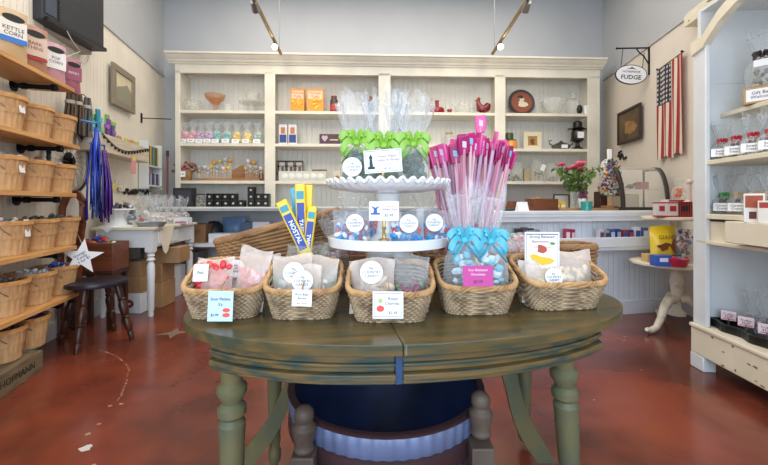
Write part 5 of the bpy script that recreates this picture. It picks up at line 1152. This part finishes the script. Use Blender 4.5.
signstand('tall white sign with two bananas printed on it',542,1.365,TZ+.015,.122,.158,zat(254,1.365),[('Strong Bananas!',.014,0,.062,I_nav),('Bananarama',.012,-.006,.045,flat((150,70,60),.6))],extra=banana,border=I_nav,yaw=-.05)
# cards hanging on the front baskets
def hang(l,px,py,d,w,h,txt,roll=0,extra=None,m=M_card,border=None):
    t=thing('price_card',l,'price card',W2(px,py,d),0); M=R(-.10,'X')@R(roll,'Y')
    o=B().box(-w/2,w/2,-.001,.001,-h/2,h/2,M).obj('card',m,t)
    for (s,sz,x,z,ik) in txt: lettering(s,sz,ik,o,M@T(x,-.0016,z)@UP)
    if border:
        b=B()
        for (x0,x1,y0,y1) in ((-w*.44,w*.44,h*.42,h*.435),(-w*.44,w*.44,-h*.435,-h*.42),(-w*.44,-w*.43,-h*.43,h*.43),(w*.43,w*.44,-h*.43,h*.43)): b.box(x0,x1,-.0014,-.0008,y0,y1,M)
        b.obj('border_line',border,o)
    if extra: extra(o,M)
    B().tube([tuple(M@Vector((0,0,h/2))),tuple(M@Vector((0,.004,h/2+.01))),(0,.03,h/2+.02)],.0025,5).obj('hook',M_gold,t)
M_bcard=flat((196,222,240),.6)
def lips(o,M): b=B(); b.prism(ell(.011,.006),0,.0008,M@T(.018,-.0014,-.012)@UP).prism(ell(.011,.006),0,.0008,M@T(.018,-.0014,-.026)@UP).obj('red_lips_print',flat((226,90,80),.6),o)
hang('pale blue price card hanging on the far left basket',220.5,306,1.118,.074,.088,[('Sour Patties',.012,0,.020,I_nav),("5's",.012,0,.004,I_nav),('$2.99',.010,-.016,-.026,I_nav)],extra=lips,m=M_bcard)
hang('small white price card hanging on the second basket',302,298,1.118,.058,.048,[('Root Beer',.0095,0,.010,I_drk),('Barrels',.0085,0,-.001,I_drk),('4oz  $3.49',.007,0,-.015,I_red)],roll=.03)
def cherry(o,M): B().prism(ell(.011,.009),0,.0008,M@T(-.022,-.0014,-.010)@UP).obj('red_fruit_print',flat((224,84,80),.6),o); B().prism(ell(.006,.007),0,.0008,M@T(-.022,-.0014,.012)@UP).obj('green_leaf_print',flat((160,200,110),.6),o)
hang('white price card with a red fruit print hanging on the middle basket',388,305,1.092,.088,.076,[('Rosey',.012,.014,.018,I_nav),('Cherries',.012,.012,.004,I_nav),('$3.49',.011,.014,-.022,I_nav)],extra=cherry,border=I_nav)
hang('bright magenta price sign before the turquoise-ribboned bags',478,276,1.18,.094,.064,[('Sour Birthstick',.010,0,.018,I_wht),('Chocolates',.010,0,.005,I_wht),('$5.99',.013,0,-.018,I_drk)],m=flat((196,70,150),.6))
# candy jar with long yellow packs
t=jar('wide clear glass jar holding long yellow candy packs',tb(309,1.43),.085,.22,rz=0,fill=None,neck=.92)
def longpack(l,px,py,x0,tilt,Ln,w=.042,txt='TAFFY',col=(240,206,40),yaw=0,d=1.43):
    top=W2(px,py,d); base=Vector((top.x-Ln*sin(tilt),top.y,top.z-Ln*cos(tilt)))
    t=thing('candy_pack',l,'candy pack',base,0,'long yellow candy packs in the glass jar'); t.rotation_euler=(0,tilt,yaw)
    o=B().box(-w/2,w/2,-.007,.007,0,Ln).obj('wrapper',flat(col,.3),t,bevel=.004)
    if txt: 
        p_=B().box(-w*.36,w*.36,-.0085,-.0068,Ln*.42,Ln*.84).obj('blue_panel',flat((30,60,160),.35),t); lettering(txt,w*.56,flat((240,244,250),.5),p_,T(0,-.009,Ln*.63)@R(pi/2,'Y')@UP,bold=.0006)
        B().box(-w*.36,w*.36,-.0085,-.0068,Ln*.87,Ln*.94).obj('teal_print',flat((50,150,170),.35),t)
longpack('yellow candy pack leaning far left out of the jar',281,201,0,-.45,.34,.042,'NOSTAL',d=1.40)
longpack('tall upright yellow candy pack with blue panel in the jar',300,184,0,-.04,.44,.038,'TAFFY',d=1.43)
longpack('plain tall yellow candy pack in the middle of the jar',309,185,0,.02,.44,.03,None,d=1.45)
longpack('yellow candy pack leaning right with dark panel in the jar',313,206,0,.13,.36,.034,'TWIST',d=1.41)
longpack('thin blue edged candy pack behind the tall yellow one',294,188,0,-.12,.42,.03,None,(70,170,200),d=1.47)
cello('clear bag of pink sweets standing right of the yellow candy jar',tb(334,1.56),.13,.11,.20,.10,[(236,206,220),(240,226,236),(200,180,190)],seed=64,n=36)
pouch('pale pink pouch behind the far left baskets',tb(262,1.40),.13,.17,.05,[(236,200,200),(120,180,210)],tilt=-.1,n=24,seed=65,fm=M_paleP)
wicker('small dark wicker basket of red candy behind the cake stand left',tb(346,1.66),.18,.14,.13,0,rows=11,m=M_wick2); 
wicker('small dark wicker basket behind the cake stand right',tb(432,1.66),.18,.14,.13,0,rows=11,m=M_wick2)
wicker('wicker basket of pale pink candy behind the banana sign',tb(516,1.56),.20,.15,.15,.1,rows=12)
wicker('round-ended brown wicker basket at the far right rear of the table',tb(570,1.56),.17,.13,.185,.1,rows=13,m=M_wick2)
for (px,d,w,h,cols,l,sd) in ((346,1.66,.14,.19,[(190,40,50),(160,30,40)],'red candy pouch in the small dark basket behind the stand',66),(432,1.66,.14,.19,[(230,190,60),(60,90,130),(200,120,60)],'yellow and blue candy pouch in the dark basket behind stand',67),
   (508,1.55,.09,.22,[(240,190,196),(244,214,206)],'pink candy pouch at left in the pale pink basket',68),(524,1.56,.10,.23,[(236,180,190),(240,220,210)],'pink candy pouch at right in the pale pink basket',69)):
    pouch(l,tb(px,d,TZ+.012),w,h,.06,cols,n=40,seed=sd,fill=1.0,tilt=-.05)
cello('clear bag of yellow blue candy behind the right of lower stand',tb(425,1.80),.16,.12,.32,.08,[(236,200,60),(60,110,170),(230,220,200)],seed=71,n=40)
cello('clear bag of pale sweets behind the left of lower stand',tb(352,1.82),.16,.12,.30,.10,[(206,190,170),(226,214,200),(150,90,70)],seed=72,n=40)
# tall pink candy sticks in a jar
jar('clear jar holding the tall pink candy sticks',tb(469,1.56),.075,.22,rz=0,neck=1.0)
M_stk=mat('striped_straw',(236,196,200),.35,c2=(196,150,176),scale=30,stretch=(1,1,.06),contrast=(.45,.55))
wr=[flat((196,36,120),.35),flat((164,28,100),.35),flat((224,90,160),.35)]
rg=random.Random(17)
K=58
for i in range(K):
    u=(i+.5)/K; a=i*2.4
    bx_=.343+.036*cos(a)+(u-.5)*.06; by_=1.56+.034*sin(a)
    tx=ray(429+80*u+rg.uniform(-2,2))*1.56; ty=1.56+.13*rg.uniform(-1,.9)
    py=156-12*sin(pi*u)**.8-15*rg.random()*(.5+.5*u)
    if i==34: py=116; tx=ray(478)*1.56
    tz_=zat(py+6,1.56)
    base=Vector((bx_,by_,TZ+.012)); top=Vector((tx,ty,tz_)); v=top-base; Ln=v.length
    t=thing('candy_stick','pink-wrapped candy stick on a striped straw in the tall bouquet','candy stick',base,0,'tall pink candy sticks in the jar')
    t.rotation_euler=v.to_track_quat('Z','Y').to_euler()
    B().tube([(0,0,0),(0,0,Ln-.03)],.0068,7).obj('straw',[M_stk,flat((214,146,170),.35),flat((196,160,190),.35)][i%3],t)
    ya=rg.uniform(-1.0,1.0); o=B().prism([(-.018,-.044),(.018,-.040),(.024,0),(.020,.032),(-.022,.028),(-.024,0)],-.0045,.0045,T(0,0,Ln-.012)@R(ya,'Z')@UP).obj('wrapper',wr[i%3] if i!=34 else wr[2],t,bevel=.004)
    B().prism([(-.008,-.012),(.008,-.016),(.008,.008),(-.008,.012)],.0047,.0055,T(0,0,Ln-.012)@R(ya,'Z')@UP).obj('print_patch',flat((226,206,230) if i%4 else (150,200,236),.5),o)
